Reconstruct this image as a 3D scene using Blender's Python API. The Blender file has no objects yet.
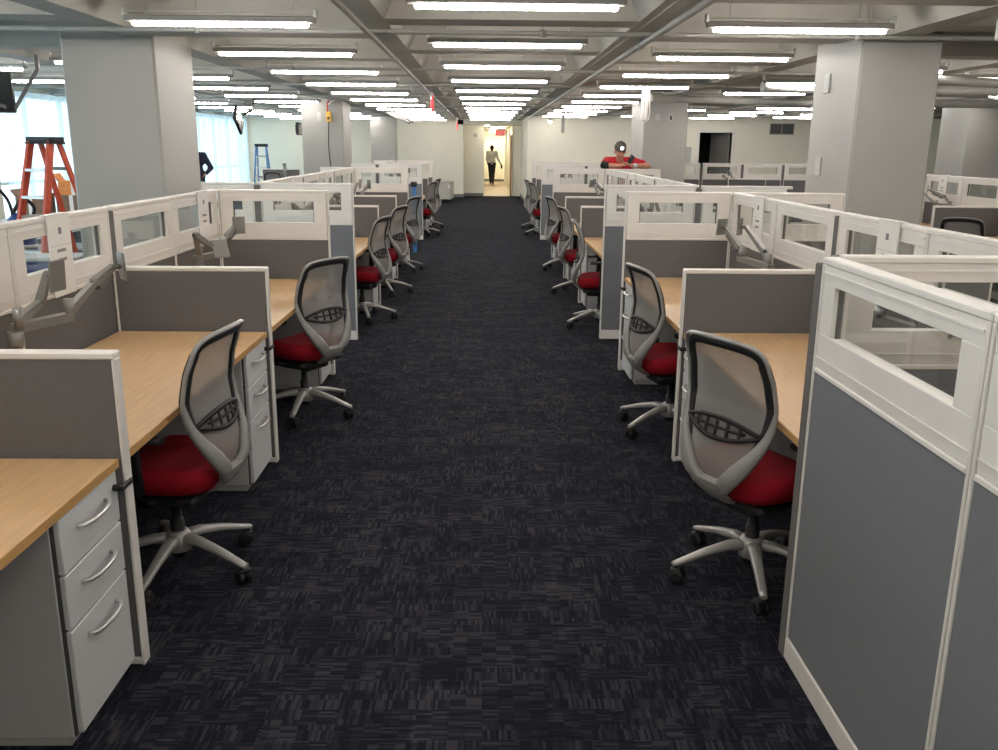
import bpy, bmesh, math, random
from mathutils import Vector, Matrix
random.seed(7)
SC = bpy.context.scene
COL = SC.collection
PI = math.pi
R = math.radians

# ------------------------------------------------------------------ materials
def new_mat(name):
    m = bpy.data.materials.new(name); m.use_nodes = True
    nt = m.node_tree
    b = nt.nodes['Principled BSDF']
    return m, nt, b

def noise_mix(nt, b, c1, c2, scale, detail=2.0, stretch=(1, 1, 1), bump=0.0, lo=.35, hi=.65):
    tc = nt.nodes.new('ShaderNodeTexCoord'); mp = nt.nodes.new('ShaderNodeMapping')
    mp.inputs['Scale'].default_value = stretch
    n = nt.nodes.new('ShaderNodeTexNoise'); n.inputs['Scale'].default_value = scale; n.inputs['Detail'].default_value = detail
    r = nt.nodes.new('ShaderNodeValToRGB')
    r.color_ramp.elements[0].position = lo; r.color_ramp.elements[1].position = hi
    r.color_ramp.elements[0].color = (*c1, 1); r.color_ramp.elements[1].color = (*c2, 1)
    nt.links.new(tc.outputs['Object'], mp.inputs['Vector']); nt.links.new(mp.outputs['Vector'], n.inputs['Vector'])
    nt.links.new(n.outputs['Fac'], r.inputs['Fac']); nt.links.new(r.outputs['Color'], b.inputs['Base Color'])
    if bump:
        bp = nt.nodes.new('ShaderNodeBump'); bp.inputs['Strength'].default_value = bump; bp.inputs['Distance'].default_value = .002
        nt.links.new(n.outputs['Fac'], bp.inputs['Height']); nt.links.new(bp.outputs['Normal'], b.inputs['Normal'])

def mat(name, c, rough=.5, metal=0., var=.06, scale=30., spec=None, bump=0., stretch=(1, 1, 1)):
    m, nt, b = new_mat(name)
    b.inputs['Roughness'].default_value = rough; b.inputs['Metallic'].default_value = metal
    if spec is not None: b.inputs['Specular IOR Level'].default_value = spec
    c1 = tuple(x * (1 - var) for x in c); c2 = tuple(min(1, x * (1 + var)) for x in c)
    noise_mix(nt, b, c1, c2, scale, 2, stretch, bump)
    return m

def emit(name, c, s):
    m, nt, b = new_mat(name)
    b.inputs['Base Color'].default_value = (*c, 1); b.inputs['Emission Color'].default_value = (*c, 1)
    b.inputs['Emission Strength'].default_value = s
    return m

M = {}
M['white'] = mat('white_laminate', (.74, .715, .67), .42, var=.02, scale=8)
M['fabric'] = mat('grey_panel_fabric', (.150, .145, .146), .95, var=.16, scale=420, spec=.1, bump=.25)
M['fabricblue'] = mat('blue_grey_panel_fabric', (.185, .193, .208), .95, var=.14, scale=420, spec=.1, bump=.25)
M['post'] = mat('grey_post_fabric', (.15, .145, .14), .9, var=.1, scale=300, spec=.1)
M['wood'] = mat('maple_laminate', (.60, .39, .20), .38, var=.07, scale=5, stretch=(14, 1.2, 1))
M['woodedge'] = mat('maple_edge_band', (.50, .29, .11), .45, var=.05, scale=9)
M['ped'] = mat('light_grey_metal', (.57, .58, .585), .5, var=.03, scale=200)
M['ped_shaded'] = mat('shaded_grey_metal', (.41, .415, .415), .5, var=.03, scale=200)  # darker copy of the cabinet metal, shadow put into its colour
M['gap'] = mat('dark_gap', (.05, .05, .05), .7)
M['chrome'] = mat('satin_nickel', (.72, .72, .71), .3, metal=.85, var=.02)
M['silver'] = mat('silver_plastic', (.44, .43, .41), .35, metal=.3, var=.03)
M['shell'] = mat('grey_chair_plastic', (.27, .265, .255), .4, var=.03)
M['black'] = mat('black_plastic', (.010, .010, .011), .6, var=.15)
M['red'] = mat('red_seat_fabric', (.25, .006, .013), .9, var=.14, scale=300, spec=.15, bump=.2)
M['wall'] = mat('cream_wall_paint', (.80, .775, .655), .8, var=.015, scale=2)
M['column'] = mat('grey_column_paint', (.345, .338, .312), .55, var=.02, scale=2)
M['ceil'] = mat('ceiling_paint', (.47, .46, .415), .75, var=.05, scale=1.5)
M['pipe'] = mat('painted_pipe', (.36, .352, .325), .5, var=.05, scale=5)
M['basebd'] = mat('grey_baseboard', (.16, .165, .17), .6)
M['tile'] = mat('tan_corridor_floor', (.34, .27, .18), .5, var=.06, scale=3)
M['armmetal'] = mat('grey_arm_metal', (.24, .235, .22), .35, metal=.4, var=.04)
M['armdark'] = mat('dark_arm_cover', (.13, .125, .12), .45, metal=.3)
M['paper'] = mat('white_card', (.78, .77, .73), .75, var=.015)
M['ink'] = mat('grey_ink', (.22, .22, .23), .8)
M['lamp'] = emit('fluorescent_lens', (1, .935, .875), 45)
M['lampbody'] = mat('lamp_body', (.30, .295, .28), .5, var=.02)
M['plate'] = mat('plate_plastic', (.44, .44, .43), .5, var=.02)
M['lampwarm'] = emit('warm_corridor_lens', (1, .88, .70), 48)
M['lamphouse'] = mat('lamp_housing', (.62, .61, .58), .4, var=.02)
M['orange'] = mat('orange_fibreglass', (.55, .065, .02), .45, var=.08, scale=20)
M['blue'] = mat('blue_fibreglass', (.06, .20, .48), .45, var=.08, scale=20)
M['alu'] = mat('aluminium_step', (.62, .62, .60), .35, metal=.5, var=.03)
M['skin'] = mat('skin', (.52, .24, .16), .55, var=.1, scale=25)
M['skindark'] = mat('skin_brown', (.10, .045, .03), .55, var=.1, scale=25)
M['redshirt'] = mat('red_cotton', (.55, .02, .035), .9, var=.12, scale=18)
M['navy'] = mat('navy_cloth', (.012, .014, .035), .85, var=.15, scale=15)
M['trouser'] = mat('black_trouser', (.02, .018, .02), .85, var=.15, scale=12)
M['shirt'] = mat('grey_shirt', (.55, .58, .62), .85, var=.07, scale=14)
M['jeans'] = mat('blue_jeans', (.04, .06, .12), .85, var=.1, scale=14)
M['hair'] = mat('black_hair', (.010, .009, .008), .9, var=.2, scale=80, spec=.1)
M['cap'] = mat('camo_cap', (.10, .09, .08), .85, var=.75, scale=26)
M['band'] = mat('black_sleeve', (.015, .018, .018), .8)
M['led'] = emit('headlamp_led', (.92, .95, 1), 14)
M['exitred'] = emit('exit_red', (1, .02, .035), 1.0)
M['exitface'] = mat('exit_plate', (.72, .62, .60), .35)
M['brownbox'] = mat('brown_cardboard', (.20, .13, .09), .85, var=.1, scale=12)
M['orangebox'] = mat('orange_carton', (.66, .25, .07), .8, var=.08)
M['whitebag'] = mat('white_plastic_bag', (.72, .70, .66), .6, var=.05)
M['bluebin'] = mat('blue_bin', (.02, .06, .20), .45, var=.1)
M['beige'] = mat('beige_cabinet', (.44, .41, .36), .5, var=.03)
M['tilebrown'] = mat('brown_hatch', (.09, .06, .045), .85, var=.2)
M['yellow'] = mat('yellow_plastic', (.68, .40, .05), .5)
M['doorbrown'] = mat('brown_door_edge', (.16, .085, .045), .5)
M['doorgrey'] = mat('grey_door', (.24, .235, .22), .6)
M['storeshade'] = mat('unlit_store_shade', (.03, .03, .03), .9)  # near-black walls, the unlit store room's darkness put into the colour
M['vent'] = mat('dark_vent', (.10, .105, .105), .5)
M['shine'] = mat('screen_black', (.008, .008, .009), .2)

def glass():
    m = bpy.data.materials.new('clear_glass'); m.use_nodes = True; nt = m.node_tree; nt.nodes.clear()
    o = nt.nodes.new('ShaderNodeOutputMaterial'); t = nt.nodes.new('ShaderNodeBsdfTransparent'); g = nt.nodes.new('ShaderNodeBsdfGlossy')
    t.inputs['Color'].default_value = (.96, .975, .97, 1); g.inputs['Roughness'].default_value = .03
    x = nt.nodes.new('ShaderNodeMixShader'); lw = nt.nodes.new('ShaderNodeLayerWeight'); pw = nt.nodes.new('ShaderNodeMath'); pw.operation = 'POWER'; pw.inputs[1].default_value = 4.0; f = nt.nodes.new('ShaderNodeMapRange'); f.inputs[3].default_value = .035; f.inputs[4].default_value = .75; nt.links.new(lw.outputs['Facing'], pw.inputs[0]); nt.links.new(pw.outputs[0], f.inputs[0])
    nt.links.new(f.outputs[0], x.inputs[0]); nt.links.new(t.outputs[0], x.inputs[1]); nt.links.new(g.outputs[0], x.inputs[2]); nt.links.new(x.outputs[0], o.inputs[0])
    return m
M['glass'] = glass()

def meshcloth():
    m = bpy.data.materials.new('grey_mesh_cloth'); m.use_nodes = True; nt = m.node_tree; nt.nodes.clear()
    o = nt.nodes.new('ShaderNodeOutputMaterial'); t = nt.nodes.new('ShaderNodeBsdfTransparent'); d = nt.nodes.new('ShaderNodeBsdfDiffuse')
    d.inputs['Color'].default_value = (.27, .26, .25, 1)
    tc = nt.nodes.new('ShaderNodeTexCoord'); n = nt.nodes.new('ShaderNodeTexNoise'); n.inputs['Scale'].default_value = 500
    r = nt.nodes.new('ShaderNodeMapRange'); r.inputs[3].default_value = .70; r.inputs[4].default_value = .90
    x = nt.nodes.new('ShaderNodeMixShader')
    nt.links.new(tc.outputs['Object'], n.inputs['Vector']); nt.links.new(n.outputs['Fac'], r.inputs[0]); nt.links.new(r.outputs[0], x.inputs[0])
    nt.links.new(t.outputs[0], x.inputs[1]); nt.links.new(d.outputs[0], x.inputs[2]); nt.links.new(x.outputs[0], o.inputs[0])
    return m
M['mesh'] = meshcloth()

def curtain():
    m = bpy.data.materials.new('sheer_curtain'); m.use_nodes = True; nt = m.node_tree; nt.nodes.clear()
    o = nt.nodes.new('ShaderNodeOutputMaterial'); t = nt.nodes.new('ShaderNodeBsdfTransparent'); d = nt.nodes.new('ShaderNodeBsdfTranslucent')
    d2 = nt.nodes.new('ShaderNodeBsdfDiffuse'); d2.inputs['Color'].default_value = (.75, .82, .86, 1)
    d.inputs['Color'].default_value = (.86, .93, .95, 1); t.inputs['Color'].default_value = (.9, .97, 1, 1)
    a = nt.nodes.new('ShaderNodeMixShader'); a.inputs[0].default_value = .35
    x = nt.nodes.new('ShaderNodeMixShader'); x.inputs[0].default_value = .55
    nt.links.new(d.outputs[0], a.inputs[1]); nt.links.new(d2.outputs[0], a.inputs[2])
    nt.links.new(t.outputs[0], x.inputs[1]); nt.links.new(a.outputs[0], x.inputs[2]); nt.links.new(x.outputs[0], o.inputs[0])
    return m
M['curtain'] = curtain()

def carpet():
    m, nt, b = new_mat('navy_carpet'); N = nt.nodes.new; L = nt.links.new
    b.inputs['Roughness'].default_value = .97; b.inputs['Specular IOR Level'].default_value = .08
    tc = N('ShaderNodeTexCoord')
    def cells(sx, sy):
        mp = N('ShaderNodeMapping'); mp.inputs['Scale'].default_value = (1 / sx, 1 / sy, 0); L(tc.outputs['Object'], mp.inputs['Vector'])
        fl = N('ShaderNodeVectorMath'); fl.operation = 'FLOOR'; L(mp.outputs['Vector'], fl.inputs[0])
        w = N('ShaderNodeTexWhiteNoise'); w.noise_dimensions = '2D'; L(fl.outputs['Vector'], w.inputs['Vector'])
        return w.outputs['Value']
    def math_(op, a, c):
        n = N('ShaderNodeMath'); n.operation = op
        for i, q in enumerate((a, c)):
            if isinstance(q, (int, float)): n.inputs[i].default_value = q
            else: L(q, n.inputs[i])
        return n.outputs[0]
    A = cells(.0085, .05); B = cells(.05, .0085)
    pick = math_('GREATER_THAN', cells(.11, .075), .5)
    mx = N('ShaderNodeMix'); L(pick, mx.inputs[0]); L(A, mx.inputs[2]); L(B, mx.inputs[3])
    patch = cells(.055, .08); big = cells(.21, .14)
    v = math_('ADD', math_('MULTIPLY', mx.outputs[0], .62), math_('MULTIPLY', math_('ADD', patch, big), .24))
    fine = N('ShaderNodeTexNoise'); fine.inputs['Scale'].default_value = 160; L(tc.outputs['Object'], fine.inputs['Vector'])
    v = math_('ADD', v, math_('MULTIPLY', math_('SUBTRACT', fine.outputs['Fac'], .5), .35))
    r = N('ShaderNodeValToRGB'); e = r.color_ramp.elements
    e[0].position = .28; e[0].color = (.0095, .0103, .0155, 1)
    e[1].position = .95; e[1].color = (.046, .045, .052, 1)
    q = e.new(.58); q.color = (.0170, .0178, .0255, 1)
    q = e.new(.74); q.color = (.028, .028, .036, 1)
    L(v, r.inputs['Fac']); L(r.outputs['Color'], b.inputs['Base Color'])
    bp = N('ShaderNodeBump'); bp.inputs['Strength'].default_value = .35; bp.inputs['Distance'].default_value = .003
    L(v, bp.inputs['Height']); L(bp.outputs['Normal'], b.inputs['Normal'])
    return m
M['carpet'] = carpet()

# ------------------------------------------------------------------ mesh builder
class MB:
    def __init__(s): s.v = []; s.f = []; s.sm = []
    def add(s, vs, fs, smooth=False, mtx=None):
        o = len(s.v)
        s.v += [tuple(mtx @ Vector(p)) if mtx else tuple(p) for p in vs]
        for f in fs: s.f.append(tuple(i + o for i in f)); s.sm.append(smooth)
        return s
    def box(s, x0, y0, z0, x1, y1, z1, c=0., mtx=None):
        x0, x1 = min(x0, x1), max(x0, x1); y0, y1 = min(y0, y1), max(y0, y1); z0, z1 = min(z0, z1), max(z0, z1)
        if c <= 0:
            vs = [(x, y, z) for z in (z0, z1) for y in (y0, y1) for x in (x0, x1)]
            return s.add(vs, [(0, 2, 3, 1), (4, 5, 7, 6), (0, 1, 5, 4), (2, 6, 7, 3), (0, 4, 6, 2), (1, 3, 7, 5)], False, mtx)
        c = min(c, (x1 - x0) * .45, (y1 - y0) * .45, (z1 - z0) * .45)
        X = (x0, x1); Y = (y0, y1); Z = (z0, z1)
        vs = []; idx = {}
        for i in (0, 1):
            for j in (0, 1):
                for k in (0, 1):
                    a, b_, d = X[i], Y[j], Z[k]; sx = c if i == 0 else -c; sy = c if j == 0 else -c; sz = c if k == 0 else -c
                    idx[i, j, k, 0] = len(vs); vs.append((a, b_ + sy, d + sz))
                    idx[i, j, k, 1] = len(vs); vs.append((a + sx, b_, d + sz))
                    idx[i, j, k, 2] = len(vs); vs.append((a + sx, b_ + sy, d))
        fs = []
        for i in (0, 1): fs.append([idx[i, 0, 0, 0], idx[i, 1, 0, 0], idx[i, 1, 1, 0], idx[i, 0, 1, 0]])
        for j in (0, 1): fs.append([idx[0, j, 0, 1], idx[1, j, 0, 1], idx[1, j, 1, 1], idx[0, j, 1, 1]])
        for k in (0, 1): fs.append([idx[0, 0, k, 2], idx[1, 0, k, 2], idx[1, 1, k, 2], idx[0, 1, k, 2]])
        for a in (0, 1):
            for b_ in (0, 1):
                fs.append([idx[a, b_, 0, 0], idx[a, b_, 0, 1], idx[a, b_, 1, 1], idx[a, b_, 1, 0]])
                fs.append([idx[a, 0, b_, 0], idx[a, 0, b_, 2], idx[a, 1, b_, 2], idx[a, 1, b_, 0]])
                fs.append([idx[0, a, b_, 1], idx[0, a, b_, 2], idx[1, a, b_, 2], idx[1, a, b_, 1]])
        for i in (0, 1):
            for j in (0, 1):
                for k in (0, 1): fs.append([idx[i, j, k, 0], idx[i, j, k, 1], idx[i, j, k, 2]])
        cx = Vector(((x0 + x1) / 2, (y0 + y1) / 2, (z0 + z1) / 2)); out = []
        for f in fs:
            p = [Vector(vs[q]) for q in f]; n = (p[1] - p[0]).cross(p[2] - p[0]); m_ = sum(p, Vector()) / len(p)
            out.append(tuple(f) if n.dot(m_ - cx) > 0 else tuple(reversed(f)))
        return s.add(vs, out, False, mtx)
    def bar(s, a, b, w, h, up=(0, 0, 1), c=0., w2=None, h2=None):
        a, b = Vector(a), Vector(b); t = (b - a).normalized(); u = Vector(up); sd = t.cross(u)
        if sd.length < 1e-4: sd = t.cross(Vector((1, 0, 0)))
        sd.normalize(); u = sd.cross(t).normalized(); w2 = w if w2 is None else w2; h2 = h if h2 is None else h2
        vs = []
        for p, ww, hh in ((a, w, h), (b, w2, h2)):
            vs += [p - sd * ww / 2 - u * hh / 2, p + sd * ww / 2 - u * hh / 2, p + sd * ww / 2 + u * hh / 2, p - sd * ww / 2 + u * hh / 2]
        return s.add(vs, [(0, 3, 2, 1), (4, 5, 6, 7), (0, 1, 5, 4), (1, 2, 6, 5), (2, 3, 7, 6), (3, 0, 4, 7)])
    def tube(s, pts, r, n=10, caps=True, rr=None):
        pts = [Vector(p) for p in pts]; vs = []; fs = []; m_ = len(pts); prev = None
        for i, p in enumerate(pts):
            t = (pts[min(i + 1, m_ - 1)] - pts[max(i - 1, 0)]).normalized()
            if prev is None:
                q = Vector((0, 0, 1)) if abs(t.z) < .9 else Vector((1, 0, 0)); a = t.cross(q).normalized()
            else: a = (prev - t * prev.dot(t)).normalized()
            prev = a; b = t.cross(a); ri = rr[i] if rr else r
            vs += [p + (a * math.cos(2 * PI * k / n) + b * math.sin(2 * PI * k / n)) * ri for k in range(n)]
        for i in range(m_ - 1):
            for k in range(n): fs.append((i * n + k, i * n + (k + 1) % n, (i + 1) * n + (k + 1) % n, (i + 1) * n + k))
        s.add(vs, fs, True)
        if caps:
            o = len(s.v) - len(vs)
            s.f.append(tuple(o + k for k in reversed(range(n)))); s.sm.append(False)
            s.f.append(tuple(o + (m_ - 1) * n + k for k in range(n))); s.sm.append(False)
        return s
    def lathe(s, prof, n=20, mtx=None):
        vs = [(r * math.cos(2 * PI * k / n), r * math.sin(2 * PI * k / n), z) for r, z in prof for k in range(n)]; fs = []
        for i in range(len(prof) - 1):
            for k in range(n): fs.append((i * n + k, i * n + (k + 1) % n, (i + 1) * n + (k + 1) % n, (i + 1) * n + k))
        fs.append(tuple(reversed(range(n)))); fs.append(tuple((len(prof) - 1) * n + k for k in range(n)))
        return s.add(vs, fs, True, mtx)
    def ball(s, c, rx, ry=None, rz=None, n=14, k=9):
        ry = rx if ry is None else ry; rz = rx if rz is None else rz; vs = [(c[0], c[1], c[2] - rz)]; fs = []
        for i in range(1, k):
            a = -PI / 2 + PI * i / k
            vs += [(c[0] + rx * math.cos(a) * math.cos(2 * PI * j / n), c[1] + ry * math.cos(a) * math.sin(2 * PI * j / n), c[2] + rz * math.sin(a)) for j in range(n)]
        vs.append((c[0], c[1], c[2] + rz)); T = len(vs) - 1
        for j in range(n): fs.append((0, 1 + (j + 1) % n, 1 + j)); fs.append((T, T - n + j, T - n + (j + 1) % n))
        for i in range(k - 2):
            for j in range(n):
                a = 1 + i * n
                fs.append((a + j, a + (j + 1) % n, a + n + (j + 1) % n, a + n + j))
        return s.add(vs, fs, True)
    def prism(s, poly, a0, a1, axis='z'):
        n = len(poly)
        def P(p, h): return {'z': (p[0], p[1], h), 'y': (p[0], h, p[1]), 'x': (h, p[0], p[1])}[axis]
        vs = [P(p, a0) for p in poly] + [P(p, a1) for p in poly]
        fs = [tuple(range(n)), tuple(range(2 * n - 1, n - 1, -1))] + [(i, i + n, (i + 1) % n + n, (i + 1) % n) for i in range(n)]
        return s.add(vs, fs)
    def sweep(s, pts, nrm, w, t, closed=False, n=8):
        """pts path; nrm: face normal at each point; w: half width in the face, t: half thickness along the normal"""
        pts = [Vector(p) for p in pts]; m_ = len(pts); vs = []; fs = []
        for i, p in enumerate(pts):
            if closed: T = pts[(i + 1) % m_] - pts[i - 1]
            else: T = pts[min(i + 1, m_ - 1)] - pts[max(i - 1, 0)]
            T.normalize(); N_ = Vector(nrm[i]); N_ = (N_ - T * N_.dot(T)).normalized(); S_ = T.cross(N_)
            wi = w[i] if isinstance(w, list) else w; ti = t[i] if isinstance(t, list) else t
            for k in range(n):
                a = 2 * PI * (k + .5) / n; ca, sa = math.cos(a), math.sin(a)
                ca = math.copysign(abs(ca) ** .65, ca); sa = math.copysign(abs(sa) ** .65, sa)
                vs.append(p + S_ * ca * wi + N_ * sa * ti)
        for i in range(m_ if closed else m_ - 1):
            j = (i + 1) % m_
            for k in range(n): fs.append((i * n + k, i * n + (k + 1) % n, j * n + (k + 1) % n, j * n + k))
        s.add(vs, fs, True); o = len(s.v) - len(vs)
        if not closed:
            s.f.append(tuple(o + k for k in reversed(range(n)))); s.sm.append(False)
            s.f.append(tuple(o + (m_ - 1) * n + k for k in range(n))); s.sm.append(False)
        return s
    def capsule(s, a, b, ra, rb):
        a, b = Vector(a), Vector(b); s.tube([a, a.lerp(b, .5), b], 0, 12, True, [ra, (ra + rb) / 2, rb]); s.ball(a, ra); s.ball(b, rb); return s
    def mesh(s, name, m, fixn=True):
        me = bpy.data.meshes.new(name); me.from_pydata(s.v, [], s.f); me.validate()
        if len(me.polygons) == len(s.sm): me.polygons.foreach_set('use_smooth', s.sm)
        if fixn:
            bm = bmesh.new(); bm.from_mesh(me); bmesh.ops.recalc_face_normals(bm, faces=bm.faces[:]); bm.to_mesh(me); bm.free()
        me.materials.append(M[m] if isinstance(m, str) else m); me.update()
        return me

CACHE = {}
def cached(key, fn):
    if key not in CACHE: CACHE[key] = fn()
    return CACHE[key]

def link(name, data, parent=None, loc=(0, 0, 0), rz=0., rot=None):
    o = bpy.data.objects.new(name, data); COL.objects.link(o)
    o.location = loc; o.rotation_euler = rot if rot else (0, 0, rz)
    if parent: o.parent = parent
    return o
def tag(o, label, cat, group=None):
    o['label'] = label; o['category'] = cat
    if group: o['group'] = group
    return o
def thing(name, label, cat, loc=(0, 0, 0), rz=0., group=None):
    o = link(name, None, None, loc, rz); o.empty_display_size = .1
    return tag(o, label, cat, group)
def solid(name, mb, m, label, cat, group=None, loc=(0, 0, 0), rz=0.):
    return tag(link(name, mb.mesh(name, m), None, loc, rz), label, cat, group)
def part(name, mb, m, parent, loc=(0, 0, 0), label=None, rz=0.):
    o = link(name, mb.mesh(name, m) if isinstance(mb, MB) else mb, parent, loc, rz)
    if label: o['label'] = label
    return o
def struct(name, mb, m, parent=None):
    o = link(name, mb.mesh(name, m), parent)
    if not parent: o['kind'] = 'structure'
    return o

NTH = ['zeroth', 'first', 'second', 'third', 'fourth', 'fifth', 'sixth', 'seventh', 'eighth', 'ninth', 'tenth', 'eleventh', 'twelfth', 'thirteenth', 'fourteenth', 'fifteenth', 'sixteenth', 'seventeenth', 'eighteenth']

# ------------------------------------------------------------------ room shell
ZC = 2.545          # underside of the concrete ribs
ZS = 2.86           # slab inside the coffers
GX = 2.03; X0 = .19
struct('floor', MB().box(-8.2, -3.2, -.1, 13.2, 31.7, 0), 'carpet')
struct('trim_corridor_floor', MB().box(-.8, 31.7, -.1, 1.4, 46, .002), 'tile')

def ceiling():
    mb = MB(); mb.box(-8.3, -3.3, ZS, 13.3, 32, ZS + .2)
    ribx = [X0 + GX * (k + .5) for k in range(-5, 7)]
    for x in ribx:
        if x < -8.2 or x > 13: continue
        mb.prism([(x - .12, ZC), (x + .12, ZC), (x + .28, ZS + .01), (x - .28, ZS + .01)], -3.2, 31.6, 'y')
    for k in range(-4, 7):
        xc = X0 + GX * k; off = (6.82 if k % 2 == 0 else 5.62)
        for j in range(-6, 14):
            y = off + 2.085 * j
            if y < -2.8 or y > 31: continue
            mb.prism([(y - .17, ZC + .004), (y + .17, ZC + .004), (y + .34, ZS + .01), (y - .34, ZS + .01)], xc - GX / 2, xc + GX / 2, 'x')
    return mb
struct('ceiling', ceiling(), 'ceil')
# window wall
WX = -8.0
wl = MB()
wl.box(WX - .25, -3.2, 0, WX, -2.4, ZS); wl.box(WX - .25, 5.2, 0, WX, 6.2, ZS); wl.box(WX - .25, 13.9, 0, WX, 15.15, ZS); wl.box(WX - .25, 20.6, 0, WX, 22.0, ZS); wl.box(WX - .25, 30.75, 0, WX, 31.2, ZS)
for a, b in ((15.15, 20.6), (22.0, 30.75), (6.2, 13.9), (-2.4, 5.2)):
    wl.box(WX - .25, a, 0, WX, b, .12); wl.box(WX - .25, a, 2.50, WX, b, ZS)
struct('wall_left', wl, 'wall')
def window(n, a, b, num):
    w = link(n, None); w['kind'] = 'structure'; w['label'] = '%s window with bright sheer curtain in the daylit wall' % num
    fr = MB(); k = max(3, int((b - a) / 1.3))
    for i in range(k + 1):
        y = a + (b - a) * i / k; fr.box(WX - .2, y - .03, .12, WX - .12, y + .03, 2.5)
    for z in (.14, 1.0, 2.47): fr.box(WX - .19, a, z - .025, WX - .13, b, z + .025)
    part('window_frame', fr, 'lamphouse', w)
    part('window_pane', MB().box(WX - .165, a, .12, WX - .160, b, 2.5), 'glass', w)
window('window_1', 15.15, 20.6, 'first'); window('window_2', 22.0, 30.75, 'second'); window('window_3', 6.2, 13.9, 'third'); window('window_4', -2.4, 5.2, 'fourth')
def curtain_thing(a, b, label):
    vs = []; fs = []; n = int((b - a) / .035); 
    for i in range(n + 1):
        y = a + (b - a) * i / n; x = WX + .12 + .035 * math.sin(y * 21) + .015 * math.sin(y * 8.3 + 1)
        vs += [(x, y, .04), (x + .006 * math.sin(y * 5), y, 1.3), (x, y, 2.52)]
    for i in range(n):
        for k in (0, 1): fs.append((i * 3 + k, i * 3 + 3 + k, i * 3 + 4 + k, i * 3 + 1 + k))
    o = thing('sheer_curtain', label, 'curtain', (0, 0, 0))
    cl = MB(); cl.add(vs, fs, True)
    me = cl.mesh('curtain_cloth', 'curtain', False); link('curtain_cloth', me, o)
    part('curtain_rail', MB().box(WX + .08, a - .05, 2.515, WX + .16, b + .05, 2.54), 'lamphouse', o)
curtain_thing(15.2, 20.5, 'bright white sheer curtain hanging behind the orange ladder')
curtain_thing(22.1, 30.65, 'bright white sheer curtain hanging near the far blue ladder')
wb = MB(); wb.box(-8.2, 31.0, 0, -.7, 31.2, ZS); struct('wall_back', wb, 'wall')
wc = MB(); wc.box(-.9, 31.2, 0, -.7, 31.9, 2.6); wc.box(-.7, 31.7, 0, 0, 31.9, 2.6); struct('wall_alcove', wc, 'wall')
wc = MB(); wc.box(-.2, 31.9, 0, 0, 46, 2.6); struct('wall_corridor_left', wc, 'wall')
wc = MB(); wc.box(1.0, 31.95, 0, 1.25, 46, 2.6); wc.box(1.0, 31.7, 0, 1.28, 31.95, 2.6); struct('wall_corridor_right', wc, 'wall')
struct('wall_corridor_end', MB().box(-.2, 45.3, 0, 1.3, 45.5, 2.6), 'wall')
struct('trim_corridor_ceiling', MB().box(-.9, 31.0, 2.40, 1.4, 45.6, 2.62), 'wall')
ws = MB(); ws.box(1.28, 27.0, 0, 1.5, 31.95, ZS); struct('wall_side', ws, 'wall')
DX0, DX1, DZ = 6.36, 7.32, 2.14
wr = MB(); wr.box(1.5, 27.0, 0, DX0, 27.2, ZS); wr.box(DX1, 27.0, 0, 13.2, 27.2, ZS); wr.box(DX0, 27.0, DZ, DX1, 27.2, ZS); struct('wall_back_right', wr, 'wall')
struct('wall_store', MB().box(DX0 - 1.2, 29.6, 0, DX1 + 1.2, 29.7, 2.6).box(DX0 - 1.2, 27.2, 0, DX0 - 1.1, 29.7, 2.6).box(DX1 + 1.1, 27.2, 0, DX1 + 1.2, 29.7, 2.6).box(DX0 - 1.2, 27.2, 2.5, DX1 + 1.2, 29.7, 2.6), 'storeshade')
struct('wall_right', MB().box(13.0, -3.2, 0, 13.2, 27.2, ZS), 'wall')
struct('wall_front', MB().box(-8.2, -3.4, 0, 13.2, -3.2, ZS), 'wall')
bb = MB(); bb.box(-8, 30.985, 0, -.7, 31.0, .1); bb.box(-.7, 31.685, 0, -.03, 31.7, .1); bb.box(-.7, 31.0, 0, -.685, 31.7, .1); struct('baseboard_back', bb, 'basebd')
bb = MB(); bb.box(1.265, 27.0, 0, 1.28, 31.95, .1); bb.box(1.27, 26.985, 0, DX0 - .1, 27.0, .1); bb.box(DX1 + .1, 26.985, 0, 13, 27.0, .1); struct('baseboard_right', bb, 'basebd')
bb = MB(); bb.box(0, 45.28, 0, 1.0, 45.3, .11); struct('baseboard_corridor', bb, 'basebd')
fr = MB(); fr.box(DX0 - .09, 26.97, 0, DX0, 27.22, DZ + .09); fr.box(DX1, 26.97, 0, DX1 + .09, 27.22, DZ + .09); fr.box(DX0, 26.97, DZ, DX1, 27.22, DZ + .09); struct('trim_door_frame', fr, 'white')
dd = link('door_1', None, None, (DX1 - .02, 27.22, 0), R(-68)); dd['kind'] = 'structure'; dd['label'] = 'grey door standing open into the dark store room'
part('door_leaf', MB().box(-.92, 0, .01, 0, .045, DZ - .01, .004), 'doorgrey', dd)
part('door_handle', MB().tube([(-.86, -.05, 1.0), (-.75, -.05, 1.0)], .012).tube([(-.86, 0, 1.0), (-.86, -.05, 1.0)], .012), 'chrome', dd)
dd = link('door_2', None, None, (.97, 31.62, 0), 0); dd['kind'] = 'structure'; dd['label'] = 'brown door folded open edge-on at the corridor mouth'
part('door_leaf', MB().box(-.055, 0, .01, -.012, .06, 2.08, .004).box(-.05, .06, .01, -.012, .85, 2.08), 'doorbrown', dd)
part('door_handle', MB().tube([(-.052, .78, 1.0), (-.1, .78, 1.0), (-.1, .68, 1.0)], .011), 'chrome', dd)

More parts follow.
